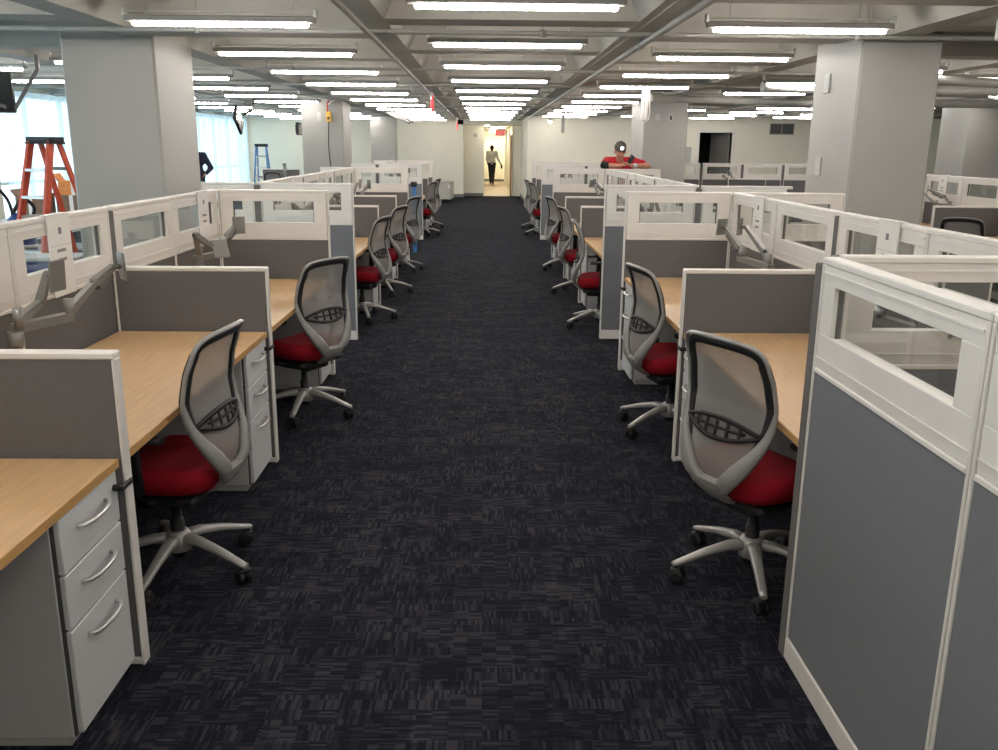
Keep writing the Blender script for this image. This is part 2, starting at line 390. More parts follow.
def column(x0, y0, x1, y1, label):
    mb = MB().box(x0, y0, 0, x1, y1, ZC + .05, .018)
    o = link('column', mb.mesh('column', 'column')); o['kind'] = 'structure'; o['label'] = label
column(-3.50, 7.80, -2.73, 8.80, 'broad grey column in front of the orange ladder curtain')
column(2.975, 7.36, 3.62, 8.36, 'broad grey column with two wall plates on its side')
column(-3.66, 18.50, -2.83, 19.60, 'grey column with orange box and hanging cable')
column(-3.58, 28.90, -2.80, 29.70, 'bluish grey column against the far cream wall')
column(2.97, 17.15, 3.80, 18.55, 'grey column behind the man in the red shirt')
column(8.78, 16.6, 9.6, 17.6, 'grey column by the chair with black back, far from the aisle')

# ------------------------------------------------------------------ ceiling lights
HOUS = MB().box(-.66, -.030, .034, .66, .030, .075, .006)
LENS = MB().box(-.61, -.026, .005, .61, .026, .034, .010)
LEAK_LINE = MB().box(-.66, -.010, .098, .66, .010, .105)  # white rod drawn for the line of light leaking above the housing
BRK = MB().box(-.012, -.028, .07, .012, .028, .125, .003)
me_h = HOUS.mesh('lamp_housing', 'lampbody'); me_l = LENS.mesh('lamp_lens', 'lamp'); me_r = LEAK_LINE.mesh('light_leak_line', 'white'); me_b = BRK.mesh('end_bracket', 'chrome')
me_c = MB().tube([(0, 0, .11), (0, 0, .42)], .003, 5).mesh('hanger', 'chrome')
cols = [(-3.50, 7.80, -2.73, 8.80), (2.975, 7.36, 3.62, 8.36), (-3.66, 18.5, -2.83, 19.6), (-3.58, 28.9, -2.8, 29.7), (2.97, 17.15, 3.8, 18.55), (8.78, 16.6, 9.6, 17.6)]
nl = 0
strip_names = {-3: 'along the window curtains', -2: 'left of the ladder side desks', -1: 'over the ladder side desks', 0: 'over the middle of the aisle', 1: "over the red-shirted man's side desks",
               2: 'beyond the plated column', 3: 'over the row past the plated column', 4: 'out beyond the second desk row'}
def ord_word(n): return NTH[n] if n < len(NTH) else '%dth' % n
for k in range(-3, 5):
    x = X0 + GX * k - .0
    off = 5.68 if k % 2 == 0 else 6.62
    idx = 0
    for j in range(-4, 13):
        y = off + 2.085 * j
        if y < -2.6 or y > 30.4: continue
        if x + .7 > 1.3 and y > 26.4: continue
        if any(c[0] - .72 < x < c[2] + .72 and c[1] - .12 < y < c[3] + .12 for c in cols): continue
        if y > 4.5: idx += 1
        where = strip_names[k]
        lab = ('slim fluorescent light, %s %s' % (ord_word(idx), where)) if y > 4.5 else 'slim fluorescent light out of view %s, row %s' % (where, ord_word(j + 5))
        t = thing('ceiling_light', lab, 'ceiling light', (x, y, 2.475), 0, 'fluorescent ceiling lights')
        part('lamp_housing', me_h, None, t); part('lamp_lens', me_l, None, t)
        if y < 22:
            part('light_leak_line', me_r, None, t)
            for s in (-1, 1): part('end_bracket', me_b, None, t, (s * .66, 0, 0)); part('hanger', me_c, None, t, (s * .5, 0, 0))
# corridor lights
for i, y in enumerate((34.2, 38.6, 44.2)):
    t = thing('corridor_light', 'square white ceiling light %s along the bright corridor' % ord_word(i + 1), 'ceiling light', (.5, y, 2.345), 0, 'corridor ceiling lights')
    part('lamp_housing', MB().box(-.28, -.28, .03, .28, .28, .06, .004), 'lamphouse', t)
    part('lamp_lens', MB().box(-.26, -.26, 0, .26, .26, .03, .01), 'lampwarm', t)

t = thing('corridor_light', 'added unseen round light brightening the alcove at the corridor mouth', 'ceiling light', (.1, 31.38, 2.365), 0, 'corridor ceiling lights')  # added lamp with no visible source, brightens the alcove wall
part('lamp_housing', MB().lathe([(.10, .015), (.10, .034)], 18), 'lamphouse', t); part('lamp_lens', MB().lathe([(.085, 0), (.085, .015)], 18), 'lampwarm', t)

# ------------------------------------------------------------------ pipes under the ceiling
def pipe(pts, r, label, m='pipe', hang=(), coll=True):
    t = thing('ceiling_pipe', label, 'pipe', (0, 0, 0), 0, 'pipes under the ceiling')
    part('pipe_run', MB().tube(pts, r, 10), m, t)
    a, b = Vector(pts[0]), Vector(pts[-1])
    for f in hang:
        p = a.lerp(b, f); mb = MB().tube([p + Vector((0, 0, r * .5)), (p.x, p.y, ZS)], .006, 6)
        mb.lathe([(r * 1.5, -.025), (r * 1.6, 0), (r * 1.5, .025)], 12, Matrix.Translation(p) @ (Matrix.Rotation(PI / 2, 4, 'Y') if abs(b.x - a.x) > abs(b.y - a.y) else Matrix.Rotation(PI / 2, 4, 'X')))
        part('pipe_hanger', mb, 'pipe', t)
    return t
zp = 2.522
cross = [(7.17, .019), (10.62, .017), (13.3, .02), (16.5, .018), (20.1, .018)]
for i, (y, r) in enumerate(cross):
    pipe([(-7.6, y, zp), (12.5, y, zp)], r, 'thin sprinkler pipe crossing the aisle, %s down the ceiling' % ord_word(i + 1), 'pipe', (.12, .27, .40, .52, .70, .85))
pipe([(-.86, -2.5, zp - .03), (-.86, 26.5, zp - .03)], .020, 'long pipe running down the aisle under the ladder side rib', 'pipe', (.2, .4, .6, .8))
pipe([(1.28, -2.5, zp - .02), (1.28, 26.5, zp - .02)], .025, "long pipe running down the aisle under the red-shirted man's side rib", 'pipe', (.15, .35, .55, .75))
pipe([(1.16, -2.5, zp + .03), (1.16, 12.0, zp + .03), (1.16, 12.2, zp + .03), (2.4, 12.2, zp + .03)], .014, 'thin conduit beside the long pipe turning off towards the hatch')
pipe([(3.9, 9.6, 2.42), (6.6, 10.4, 2.40), (9.5, 10.4, 2.40)], .05, 'fat pipe running off behind the plated column')
pipe([(3.6, 12.0, 2.46), (10.5, 12.6, 2.46)], .07, 'fattest duct pipe out past the plated column')
pipe([(2.6, 14.4, 2.44), (5.2, 15.4, 2.44), (8.8, 15.4, 2.44)], .06, 'bent pipe over the far divider wall near the vent')
pipe([(4.55, 7.0, 2.78), (4.55, 7.0, 2.50), (4.62, 7.0, 2.44), (4.8, 7.0, 2.42), (5.6, 7.0, 2.42)], .03, 'pipe elbow dropping beside the louvred unit')
# louvred unit at the top corner of the picture
t = thing('louvred_unit', 'white louvred unit hung from the ceiling out beyond the plated column', 'ceiling unit', (3.45, 6.0, 2.40), R(10))
mb = MB().box(-.005, -.25, 0, .5, .25, .14, .01); part('unit_body', mb, 'white', t)
mb = MB()
for i in range(5): mb.box(.02, -.262, .015 + i * .024, .48, -.25, .026 + i * .024)
part('louvre_grille', mb, 'lamphouse', t)
for x in (.06, .44): part('hanger', MB().tube([(x, .1, .13), (x, .1, .46)], .006, 6), 'chrome', t)
# open hatch and dangling strut by column of red-shirted man
t = thing('ceiling_hatch', 'dark brown open hatch under the ceiling beside the hanging strut', 'hatch', (2.42, 13.1, 2.47))
part('hatch_frame', MB().box(-.75, -.30, .04, .95, .30, .075, .01), 'ceil', t); part('hatch_opening', MB().box(-.10, -.22, 0, .30, .22, .04, .004), 'tilebrown', t)
t = thing('hanging_strut', 'pale metal channel dangling from the ceiling hatch', 'strut', (2.26, 12.95, 2.06))
part('channel', MB().box(-.055, -.02, 0, -.02, .02, .46).box(.0, -.03, 0, .035, .03, .46, .005).box(-.055, .0, 0, .035, .02, .03), 'lamphouse', t)
part('loose_cable', MB().tube([(.04, 0, .45), (.05, -.02, .3), (.065, -.02, .12), (.05, -.01, .02), (0, -.02, -.02)], .008, 6), 'white', t)
t = thing('hanging_strut', 'short grey strut hanging before the bright cream wall', 'strut', (2.14, 25.0, 2.06))
part('channel', MB().box(-.04, -.02, 0, .04, .02, .46), 'pipe', t)
part('ceiling_plate', MB().box(-.25, -.1, .44, .55, .1, .475), 'tilebrown', t)
t = thing('cable_tray', 'grey lattice cable tray slung under ceiling before the farthest column', 'cable tray', (-2.0, 21.5, 0))
part('tray_rail', MB().bar((-.25, 0, 2.44), (.28, -.4, 2.19), .05, .05).bar((-.16, 0, 2.46), (.36, -.4, 2.21), .05, .05), 'pipe', t)
mb = MB()
for i in range(7):
    f = i / 6; mb.bar((-.25 + .53 * f, -.4 * f, 2.44 - .25 * f), (-.16 + .52 * f, -.4 * f, 2.46 - .25 * f), .02, .02)
part('rung', mb, 'armdark', t)

# ------------------------------------------------------------------ exit signs
def letters(word, w, h, st):
    mb = MB(); lw = w / len(word); x = 0
    for ch in word:
        a = x + lw * .1; b = x + lw * .86
        if ch == 'E': mb.box(a, 0, 0, a + st, .004, h); [mb.box(a, 0, z, b, .004, z + st) for z in (0, h / 2 - st / 2, h - st)]
        elif ch == 'X': mb.bar((a + st / 2, .002, 0), (b - st / 2, .002, h), .004, st, (1, 0, 0)); mb.bar((b - st / 2, .002, 0), (a + st / 2, .002, h), .004, st, (1, 0, 0))
        elif ch == 'I': mb.box((a + b - st) / 2, 0, 0, (a + b + st) / 2, .004, h)
        elif ch == 'T': mb.box((a + b - st) / 2, 0, 0, (a + b + st) / 2, .004, h); mb.box(a, 0, h - st, b, .004, h)
        x += lw
    return mb
def exit_sign(loc, rz, label, drop):
    t = thing('exit_sign', label, 'exit sign', loc, rz, 'red exit signs')
    part('sign_plate', MB().box(-.17, -.012, 0, .17, .012, .22, .004), 'exitface', t)
    part('sign_edge', MB().box(-.174, -.010, -.006, -.17, .010, .22).box(.17, -.010, -.006, .174, .010, .22).box(-.174, -.010, -.008, .174, .010, -.002), 'exitred', t)
    lm = cached('exit_letters', lambda: letters('EXIT', .30, .14, .018).mesh('lettering', 'exitred'))
    part('lettering', lm, None, t, (-.15, -.017, .035)); part('lettering', lm, None, t, (.15, .017, .035), None, PI)
    part('mounting', MB().box(-.06, -.03, .22, .06, .03, .26, .004).box(-.012, -.012, .26, .012, .012, .26 + drop), 'lamphouse', t)
exit_sign((-.79, 14.0, 2.19), PI / 2 + .10, 'red EXIT sign seen edge-on above the aisle by the long pipe', .10)
exit_sign((-.83, 28.2, 2.18), PI / 2 + .06, 'small red EXIT sign hanging before the corridor mouth, seen edge-on', .10)
exit_sign((.58, 33.0, 2.06), 0, 'red EXIT sign facing out from inside the bright corridor', .02)

# ------------------------------------------------------------------ cubicle panels
TALL, LOW, TH = 1.372, 1.07, .052
def panel_meshes(kind, w, fab='fabric'):
    H = TALL if kind in ('tall', 'solid') else LOW; h2 = TH / 2; d = {}
    fz = 1.015 if kind == 'tall' else H - .02
    kick = .085 if kind in ('tall', 'solid') else .03
    tr = MB()
    tr.box(0, -h2, H - .022, w, h2, H, .004)
    tr.box(0, -h2, 0 if kind == 'low' else kick, .010, h2, H - .022, .003); tr.box(w - .010, -h2, 0 if kind == 'low' else kick, w, h2, H - .022, .003)
    if kind == 'tall':
        tr.box(.014, -h2, fz, w - .014, h2, fz + .016, .003)
    d['trim'] = tr.mesh('panel_trim', 'white')
    d['fabric'] = MB().box(.010, -h2 + .005, kick, w - .010, h2 - .005, fz, .003).mesh('fabric_panel', fab)
    d['kick'] = MB().box(0, -h2, 0.004, w, h2, kick, .003).mesh('kickplate', 'white')
    if kind == 'tall':
        a, b, z0, z1 = .105, w - .105, 1.140, 1.292; zb, zt = fz + .016, H - .022; e = h2 - .004
        f = MB()
        f.box(.014, -e, zb, w - .014, e, z0, .002); f.box(.014, -e, z1, w - .014, e, zt, .002)
        f.box(.014, -e, z0, a, e, z1, .002); f.box(b, -e, z0, w - .014, e, z1, .002)
        f.box(.018, -h2, H - .048, w - .018, h2, H - .042); f.box(.018, -h2, zb + .03, w - .018, h2, zb + .036)
        d['frame'] = f.mesh('window_frame', 'white')
        g = MB().box(a - .005, -.003, z0 - .005, b + .005, .003, z1 + .005)
        d['pane'] = g.mesh('window_pane', 'glass')
        d['gasket'] = [MB().box(xx, -.008, z0, xx + .006, .008, z1).mesh('window_gasket', 'armdark') for xx in (a, b - .006)]
    return d
def panel(kind, w, x, y, rz, label, group, post=None, fab='fabric'):
    d = cached(('panel', kind, round(w, 3), fab), lambda: panel_meshes(kind, w, fab))
    t = thing('divider_panel', label, 'divider', (x, y, 0), rz, group)
    part('fabric_panel', d['fabric'], None, t); part('panel_trim', d['trim'], None, t); part('kickplate', d['kick'], None, t)
    if kind == 'tall':
        f = part('window_frame', d['frame'], None, t); part('window_pane', d['pane'], None, f)
        for gm in d['gasket']: part('window_gasket', gm, None, f)
    if post is not None:
        z0, z1, xx = post
        part('post', cached(('post', z0, z1), lambda: MB().box(-TH / 2, -TH / 2 - .002, z0, TH / 2, TH / 2 + .002, z1, .004).mesh('post', 'post')), None, t, (xx, 0, 0))
    return t

# ------------------------------------------------------------------ desks and drawer pedestals
def desk(side, xa, xs, y0, y1, label, group, legs=False):
    s = side
    t = thing('desk', label, 'desk', (xa, (y0 + y1) / 2, 0), 0, group)
    h = (y1 - y0) / 2 - .006; u0 = s * .016; u1 = s * (abs(xs - xa) - .005)
    part('worktop', MB().box(u0 + s * .004, -h, .706, u1, h, .7335, .003), 'wood', t)
    part('edge_band', MB().box(u0 - s * .001, -h, .7065, u0 + s * .0045, h, .733), 'woodedge', t)
    br = MB()
    for yy in (-h + .03, h - .46): br.box(s * .35, yy - .015, .66, u1, yy + .015, .706); 
    part('support_bracket', br, 'ped_shaded', t)
    if legs:
        for yy in (-h + .012, h - .012): part('end_panel', MB().box(s * .10, yy - .011, 0, u1 - s * .03, yy + .011, .7055), 'ped_shaded', t)
    return t
def pedestal(side, xa, y1, label, group):
    """y1: far end of the pedestal, drawers face the aisle"""
    s = side; wd = .405; dp = .56; key = ('ped', s)
    def build():
        d = {}
        X = lambda u: s * u
        d['body'] = MB().box(X(.046), -wd, .03, X(dp), 0, .702, .003).mesh('cabinet_body', 'ped_shaded')
        d['plinth'] = MB().box(X(.06), -wd + .01, 0, X(dp - .01), -.01, .03).mesh('plinth', 'ped_shaded')
        d['back'] = MB().box(X(.040), -wd + .004, .034, X(.046), -.004, .698).mesh('drawer_gap', 'gap')
        zs = [(.040, .362), (.368, .530), (.536, .700)]
        d['fr'] = [MB().box(X(.022), -wd + .012, a, X(.040), -.008, b, .003).mesh('drawer', 'ped') for a, b in zs]
        def handle(z):
            pts = [(X(.022), -wd + .105, z), (X(.002), -wd + .115, z), (X(-.009), -wd + .15, z), (X(-.012), -wd / 2, z), (X(-.009), -.15, z), (X(.002), -.115, z), (X(.022), -.105, z)]
            return MB().tube(pts, .0065, 8).mesh('handle', 'chrome')
        d['hd'] = [handle(b - .058) for a, b in zs]
        d['lock'] = MB().lathe([(.011, -.02), (.011, .012), (.008, .016)], 12, Matrix.Translation((X(.016), -.035, .652)) @ Matrix.Rotation(PI / 2, 4, 'Y')).box(X(-.002), -.045, .643, X(-.013), .035, .661, .003).mesh('lock', 'black')
        return d
    d = cached(key, build)
    t = thing('drawer_pedestal', label, 'drawer cabinet', (xa, y1, 0), 0, group)
    part('cabinet_body', d['body'], None, t); part('plinth', d['plinth'], None, t); part('drawer_gap', d['back'], None, t)
    for a, b in zip(d['fr'], d['hd']): q = part('drawer', a, None, t); part('handle', b, None, q)
    part('lock', d['lock'], None, t, (0, 0, 0), 'black key lock by the divider edge')
    return t

# ------------------------------------------------------------------ task chair (faces +X)
def interp(tab, z):
    if z <= tab[0][0]: return tab[0][1]
    for (a, va), (b, vb) in zip(tab, tab[1:]):
        if z <= b: f = (z - a) / (b - a); f = f * f * (3 - 2 * f) * .35 + f * .65; return va + (vb - va) * f
    return tab[-1][1]
BX = [(.39, -.195), (.43, -.232), (.49, -.255), (.58, -.250), (.69, -.224), (.77, -.214), (.87, -.226), (.95, -.250), (1.04, -.286)]
def bpos(y, z, off=0.): return Vector((interp(BX, z) + 1.0 * y * y * (1 if z > .6 else max(.25, (z - .42) / .18)) - off, y, z))
HALF = [(0, 1.024), (.08, 1.021), (.148, 1.012), (.186, .993), (.203, .957), (.213, .89), (.221, .82), (.224, .75), (.217, .68), (.194, .61), (.156, .540), (.106, .474), (.056, .428), (0, .412)]
def catmull(P, n, closed):
    out = []; m_ = len(P)
    for i in range(m_ if closed else m_ - 1):
        g = lambda j: Vector(P[j % m_] if closed else P[max(0, min(m_ - 1, j))])
        p0, p1, p2, p3 = g(i - 1), g(i), g(i + 1), g(i + 2)
        for k in range(n):
            t = k / n
            out.append(.5 * ((2 * p1) + (p2 - p0) * t + (2 * p0 - 5 * p1 + 4 * p2 - p3) * t * t + (3 * p1 - p0 - 3 * p2 + p3) * t ** 3))
    if not closed: out.append(Vector(P[-1]))
    return out
def chair_parts():
    d = {}
    OUT = catmull([Vector((y, z, 0)) for y, z in HALF] + [Vector((-y, z, 0)) for y, z in reversed(HALF[1:-1])], 3, True)
    N = len(OUT); C = Vector((0, .76, 0))
    def shrink(f, dy=0.): return [C + (p - C) * f for p in OUT]
    def nrm(y, z):
        a = bpos(y, z - .01); b = bpos(y, z + .01); c_ = bpos(y - .01, z); e = bpos(y + .01, z)
        n = (e - c_).cross(b - a); n.normalize(); return n
    # black inner rim all round, wider on the sides above the shell
    ring = shrink(.915); pts = [bpos(p.x, p.y, .0) for p in ring]; ns = [nrm(p.x, p.y) for p in ring]
    w = []
    for p in ring:
        ww = .022 if p.y > .70 else (.012 + .010 * max(0, (p.y - .5) / .20))
        if p.y > .95: ww = .017
        w.append(ww)
    d['rim'] = MB().sweep(pts, ns, w, .011, True).mesh('back_rim', 'black')
    # mesh cloth
    rings = 6; vs = []; fs = []
    for k in range(rings):
        f = .93 * (1 - k / rings); vs += [bpos((C + (p - C) * f).x, (C + (p - C) * f).y, -.004) for p in OUT]
    vs.append(bpos(0, .76, -.004))
    for k in range(rings - 1):
        for i in range(N): j = (i + 1) % N; fs.append((k * N + i, k * N + j, (k + 1) * N + j, (k + 1) * N + i))
    for i in range(N): fs.append(((rings - 1) * N + i, (rings - 1) * N + (i + 1) % N, len(vs) - 1))
    d['cloth'] = MB().add(vs, fs, True).mesh('back_mesh', 'mesh')
    # grey shell: lower U plus thin rim over the top, behind the black rim
    pts = []; ns = []; w = []; tt = []
    arc = [p for p in OUT]
    for p in arc:
        z = p.y
        if z > .76: ww, th, f = .0062, .010, 1.0
        else:
            q = min(1, (.76 - z) / .24); ww, th, f = .0085 + .026 * q ** 1.1, .012 + .006 * q, 1.0 - .05 * q
        pp = C + (p - C) * f
        pts.append(bpos(pp.x, pp.y, .010)); ns.append(nrm(pp.x, pp.y)); w.append(ww); tt.append(th)
    mb = MB().sweep(pts, ns, w, tt, True)
    # chin: from the bottom of the shell forward under the seat
    path = [bpos(0, .470, .012), bpos(0, .430, .014), Vector((-.205, 0, .390)), Vector((-.16, 0, .370)), Vector((-.10, 0, .366)), Vector((.02, 0, .366))]
    path = catmull(path, 4, False)
    pn = []
    for i in range(len(path)):
        T = (path[min(i + 1, len(path) - 1)] - path[max(0, i - 1)]).normalized(); pn.append(T.cross(Vector((0, 1, 0))))
    L_ = len(path)
    mb.sweep(path, pn, [.105 - .062 * (i / (L_ - 1)) ** .6 for i in range(L_)], [.016] * L_)
    d['shell'] = mb.mesh('back_shell', 'shell')
    # lumbar support: lens shaped lattice behind the cloth
    mb = MB(); up = []; lo = []; n = 14
    for i in range(n + 1):
        y = -.19 + .38 * i / n; s_ = 1 - (y / .19) ** 2
        up.append(bpos(y, .672 + .038 * s_, .012)); lo.append(bpos(y, .672 - .040 * s_, .012))
    mb.sweep(up, [nrm(p.y, p.z) for p in up], .009, .006, False, 6); mb.sweep(lo, [nrm(p.y, p.z) for p in lo], .009, .006, False, 6)
    mid = [bpos(-.13 + .26 * i / 8, .672, .012) for i in range(9)]; mb.sweep(mid, [nrm(p.y, p.z) for p in mid], .006, .004, False, 6)
    for i in range(3, n - 2, 2): mb.bar(up[i], lo[i], .012, .006)
    d['lumbar'] = mb.mesh('lumbar_support', 'black')
    # seat cushion: rounded square, waterfall front
    def cushion(z0, z1, k, grow=0):
        vs = []; fs = []; n = 32
        prof = [(.80, 0), (.94, .10), (1.0, .35), (1.0, .62), (.95, .84), (.82, .96), (.5, 1.0)]
        for (f, hgt) in prof:
            for i in range(n):
                a = 2 * PI * i / n; ca, sa = math.cos(a), math.sin(a)
                x = math.copysign(abs(ca) ** .55, ca) * .235 * f; y = math.copysign(abs(sa) ** .55, sa) * (.245 - .012 * ca) * f
                z = z0 + (z1 - z0) * hgt
                z += k * (.030 * (y / .24) ** 2 * (1 if x < .1 else .5) - .05 * max(0, (x - .08) / .16) ** 2)
                vs.append((x + .02, y, z))
        for q in range(len(prof) - 1):
            for i in range(n): fs.append((q * n + i, q * n + (i + 1) % n, (q + 1) * n + (i + 1) % n, (q + 1) * n + i))
        fs.append(tuple(reversed(range(n)))); fs.append(tuple((len(prof) - 1) * n + i for i in range(n)))
        return MB().add(vs, fs, True)
    d['seat'] = cushion(.378, .488, 1).mesh('seat', 'red')
    mb = MB().box(-.17, -.19, .352, .19, .19, .386, .012).box(-.13, -.10, .31, .13, .10, .356, .014).box(-.02, -.17, .35, .02, .17, .365); mb.tube([(.05, .10, .36), (.05, .25, .37)], .008, 6)
    d['pan'] = mb.mesh('seat_pan', 'black')
    d['gas'] = MB().lathe([(.028, .06), (.028, .22), (.020, .222), (.020, .34)], 14).mesh('gas_lift', 'black')
    # armrests
    for s in (-1, 1):
        mb = MB(); pad = []
        mb.sweep([(-.11, s * .272, .648), (0.0, s * .275, .652), (.12, s * .272, .645)], [(0, 0, 1)] * 3, [.030, .042, .034], .014, False, 10)
        mb.sweep([(-.0, s * .275, .64), (-.0, s * .285, .56), (0, s * .278, .44), (0, s * .24, .375), (0, s * .13, .366)], [(0, 1, 0), (0, 1, 0), (0, 1, 0), (0, .5, 1), (0, 0, 1)], [.022, .026, .028, .030, .03], .011, False, 8)
        d['arm', s] = mb.mesh('armrest', 'black')
    # five star base
    mb = MB().lathe([(.030, .085), (.050, .09), (.052, .150), (.040, .170), (.030, .172)], 16)
    for i in range(5):
        a = 2 * PI * i / 5; u = Vector((math.cos(a), math.sin(a), 0))
        path = [u * .02 + Vector((0, 0, .140)), u * .10 + Vector((0, 0, .140)), u * .20 + Vector((0, 0, .118)), u * .30 + Vector((0, 0, .086)), u * .335 + Vector((0, 0, .076))]
        mb.sweep(path, [(0, 0, 1)] * 5, [.027, .024, .020, .017, .014], [.022, .018, .014, .011, .009], False, 8)
    d['base'] = mb.mesh('star_base', 'silver')
    mb = MB()
    for s in (-1, 1):
        mb.lathe([(.014, -.009), (.027, -.009), (.030, -.005), (.030, .005), (.027, .009), (.014, .009)], 16, Matrix.Translation((-.012, s * .017, .030)) @ Matrix.Rotation(PI / 2, 4, 'X'))
    mb.box(-.026, -.007, .028, .012, .007, .060, .004); mb.tube([(0, 0, .05), (0, 0, .082)], .008, 8); mb.sweep([(-.036, 0, .04), (-.018, 0, .062), (.012, 0, .056)], [(0, 0, 1)] * 3, .026, .005, False, 8)
    d['caster'] = mb.mesh('caster', 'black')
    return d
CH = chair_parts()
def chair(x, y, face, base_rot, label, group='red-seated mesh chairs'):
    """face: heading of the sitter in degrees (0 = +X); base_rot: heading of one base leg"""
    t = thing('office_chair', label, 'chair', (x, y, 0), R(face), group)
    part('seat', CH['seat'], None, t, (0, 0, 0), 'red upholstered seat'); part('seat_pan', CH['pan'], None, t); part('gas_lift', CH['gas'], None, t)
    b = part('backrest', CH['shell'], None, t, (0, 0, 0), 'grey plastic back shell')
    part('back_rim', CH['rim'], None, b); part('back_mesh', CH['cloth'], None, b); part('lumbar_support', CH['lumbar'], None, b)
    for s in (-1, 1): part('armrest', CH['arm', s], None, t)
    r0 = R(base_rot - face)
    part('star_base', CH['base'], None, t, (0, 0, 0), 'silver five-legged base', r0)
    for i in range(5):
        a = r0 + 2 * PI * i / 5
        part('caster', CH['caster'], None, t, (.325 * math.cos(a), .325 * math.sin(a), 0), None, a + R(random.uniform(-60, 60)))
    return t

# ------------------------------------------------------------------ monitor arms
def vesa(mb, c, n, w=.10, h=.10, th=.006):
    """flat plate with pad, centred at c, facing n"""
    n = Vector(n).normalized(); z = Vector((0, 0, 1)); s = n.cross(z).normalized(); u = s.cross(n); c = Vector(c)
    m_ = Matrix((s, n, u)).transposed().to_4x4(); m_.translation = c
    mb.box(-w / 2, -th, -h / 2, w / 2, th, h / 2, .003, m_); return m_
def monitor_arm(side, x, y, label, pose, group):
    s = side
    t = thing('monitor_arm', label, 'monitor arm', (x, y, .7335), 0, group)
    # local u (towards aisle) = -s * X ; poses give (u, y, z) lists for two arms
    P = lambda p: Vector((-s * p[0], p[1], p[2]))
    mb = MB().tube([P((0, 0, 0)), P((0, 0, .20))], .020, 12).box(-.045, -.045, 0, .045, .045, .012, .003)
    part('pole', mb, 'armmetal', t)
    part('collar', MB().lathe([(.026, .19), (.030, .20), (.030, .245), (.026, .25)], 14), 'armmetal', t)
    a, b = pose['beam']
    part('cross_beam', MB().bar(P(a), P(b), .045, .035), 'armmetal', t)
    for arm in pose['arms']:
        mb = MB(); p = [P(q) for q in arm['pts']]
        mb.tube([p[0] + Vector((0, 0, -.03)), p[0] + Vector((0, 0, .05))], .020, 10)
        for i, (q, r_) in enumerate(zip(p, p[1:])):
            mb.bar(q, r_, .032, .034, (0, 0, 1), 0, .026, .026); mb.ball(r_, .018, .018, .018, 10, 6)
        am = part('arm_link', mb, 'armmetal', t)
        n = P(arm['n']); c = p[-1] + n.normalized() * .035
        k = MB().tube([p[-1], c], .012, 8)
        vesa(k, c + n.normalized() * .008, n, arm.get('w', .11), arm.get('h', .115))
        part('mount_plate', k, 'armmetal', am)
        if arm.get('cover'):
            q0, q1 = p[-2], p[-1]; part('arm_cover', MB().bar(q0.lerp(q1, .12) + Vector((0, 0, -.028)), q0.lerp(q1, .85) + Vector((0, 0, -.026)), .030, .024), 'armdark', am)
        part('pivot_screw', MB().lathe([(.009, -.026), (.009, .026)], 10, Matrix.Translation(p[1]) @ Matrix.Rotation(PI / 2, 4, 'X')), 'black', am)
    return t
POSE_A = dict(beam=((0, -.01, .262), (.10, .25, .262)), arms=[
    dict(pts=[(0.02, 0, .29), (.01, .20, .33), (.05, .20, .44)], n=(.93, -.12, -.05), w=.10, h=.125),
    dict(pts=[(.10, .25, .285), (.12, .46, .37), (.12, .66, .41)], n=(.75, .55, .05), w=.09, h=.125, cover=1)])
POSE_B = dict(beam=((0, -.06, .262), (.06, .20, .262)), arms=[
    dict(pts=[(0.02, -.04, .29), (.04, -.16, .42), (.12, .02, .30)], n=(.6, -.75, .5), w=.10, h=.12),
    dict(pts=[(.06, .20, .285), (.08, .36, .36), (.10, .56, .42)], n=(.5, -.8, .0), w=.085, h=.115, cover=1)])
POSE_D = dict(beam=((0, -.06, .262), (.06, .40, .262)), arms=[
    dict(pts=[(.05, .38, .29), (.06, .42, .33), (.08, .70, .43)], n=(.45, .75, .1), w=.09, h=.11, cover=1),
    dict(pts=[(.0, 0, .29), (.02, .04, .35), (.05, .34, .47)], n=(.7, .5, .0), w=.085, h=.11)])
POSE_C = dict(beam=((0, -.10, .262), (.05, .22, .262)), arms=[
    dict(pts=[(0.02, -.08, .29), (.10, -.06, .40), (.14, .22, .46)], n=(.8, .4, .1), w=.10, h=.12, cover=1),
    dict(pts=[(.05, .22, .285), (.12, .10, .30), (.16, .42, .44)], n=(.7, .6, .2), w=.10, h=.11)])

def card(side, x, y, label, lean=0.):
    """tall white card hung on the spine from its top rail; faces the aisle"""
    s = side
    t = thing('hanging_card', label, 'card', (x, y, 1.375), 0, 'white cards hung on the dividers')
    f = -s
    mb = MB().box(0, -.105, -.36, f * .008, .105, .002, .001).box(-f * .03, -.105, -.001, f * .008, .105, .003)
    part('card_sheet', mb, 'paper', t)
    pk = MB(); X0_, X1_ = f * .008, f * .0095
    pk.box(X0_, -.014, -.085, X1_, .014, -.056)
    for i, z in enumerate((-.165, -.205)):
        for k in range(5): pk.box(X0_, -.042 + k * .017, z, X1_, -.030 + k * .017, z + .013)
    pk.box(X0_, -.1, -.135, f * .0085, .1, -.134)
    part('printing', pk, 'ink', t)
    return t

# ------------------------------------------------------------------ cluster layout
SIDE = {-1: 'along the ladder side', 1: "along the red-shirted man's side"}
COUNT = {}
def nth(key):
    COUNT[key] = COUNT.get(key, 0) + 1; return ord_word(COUNT[key])

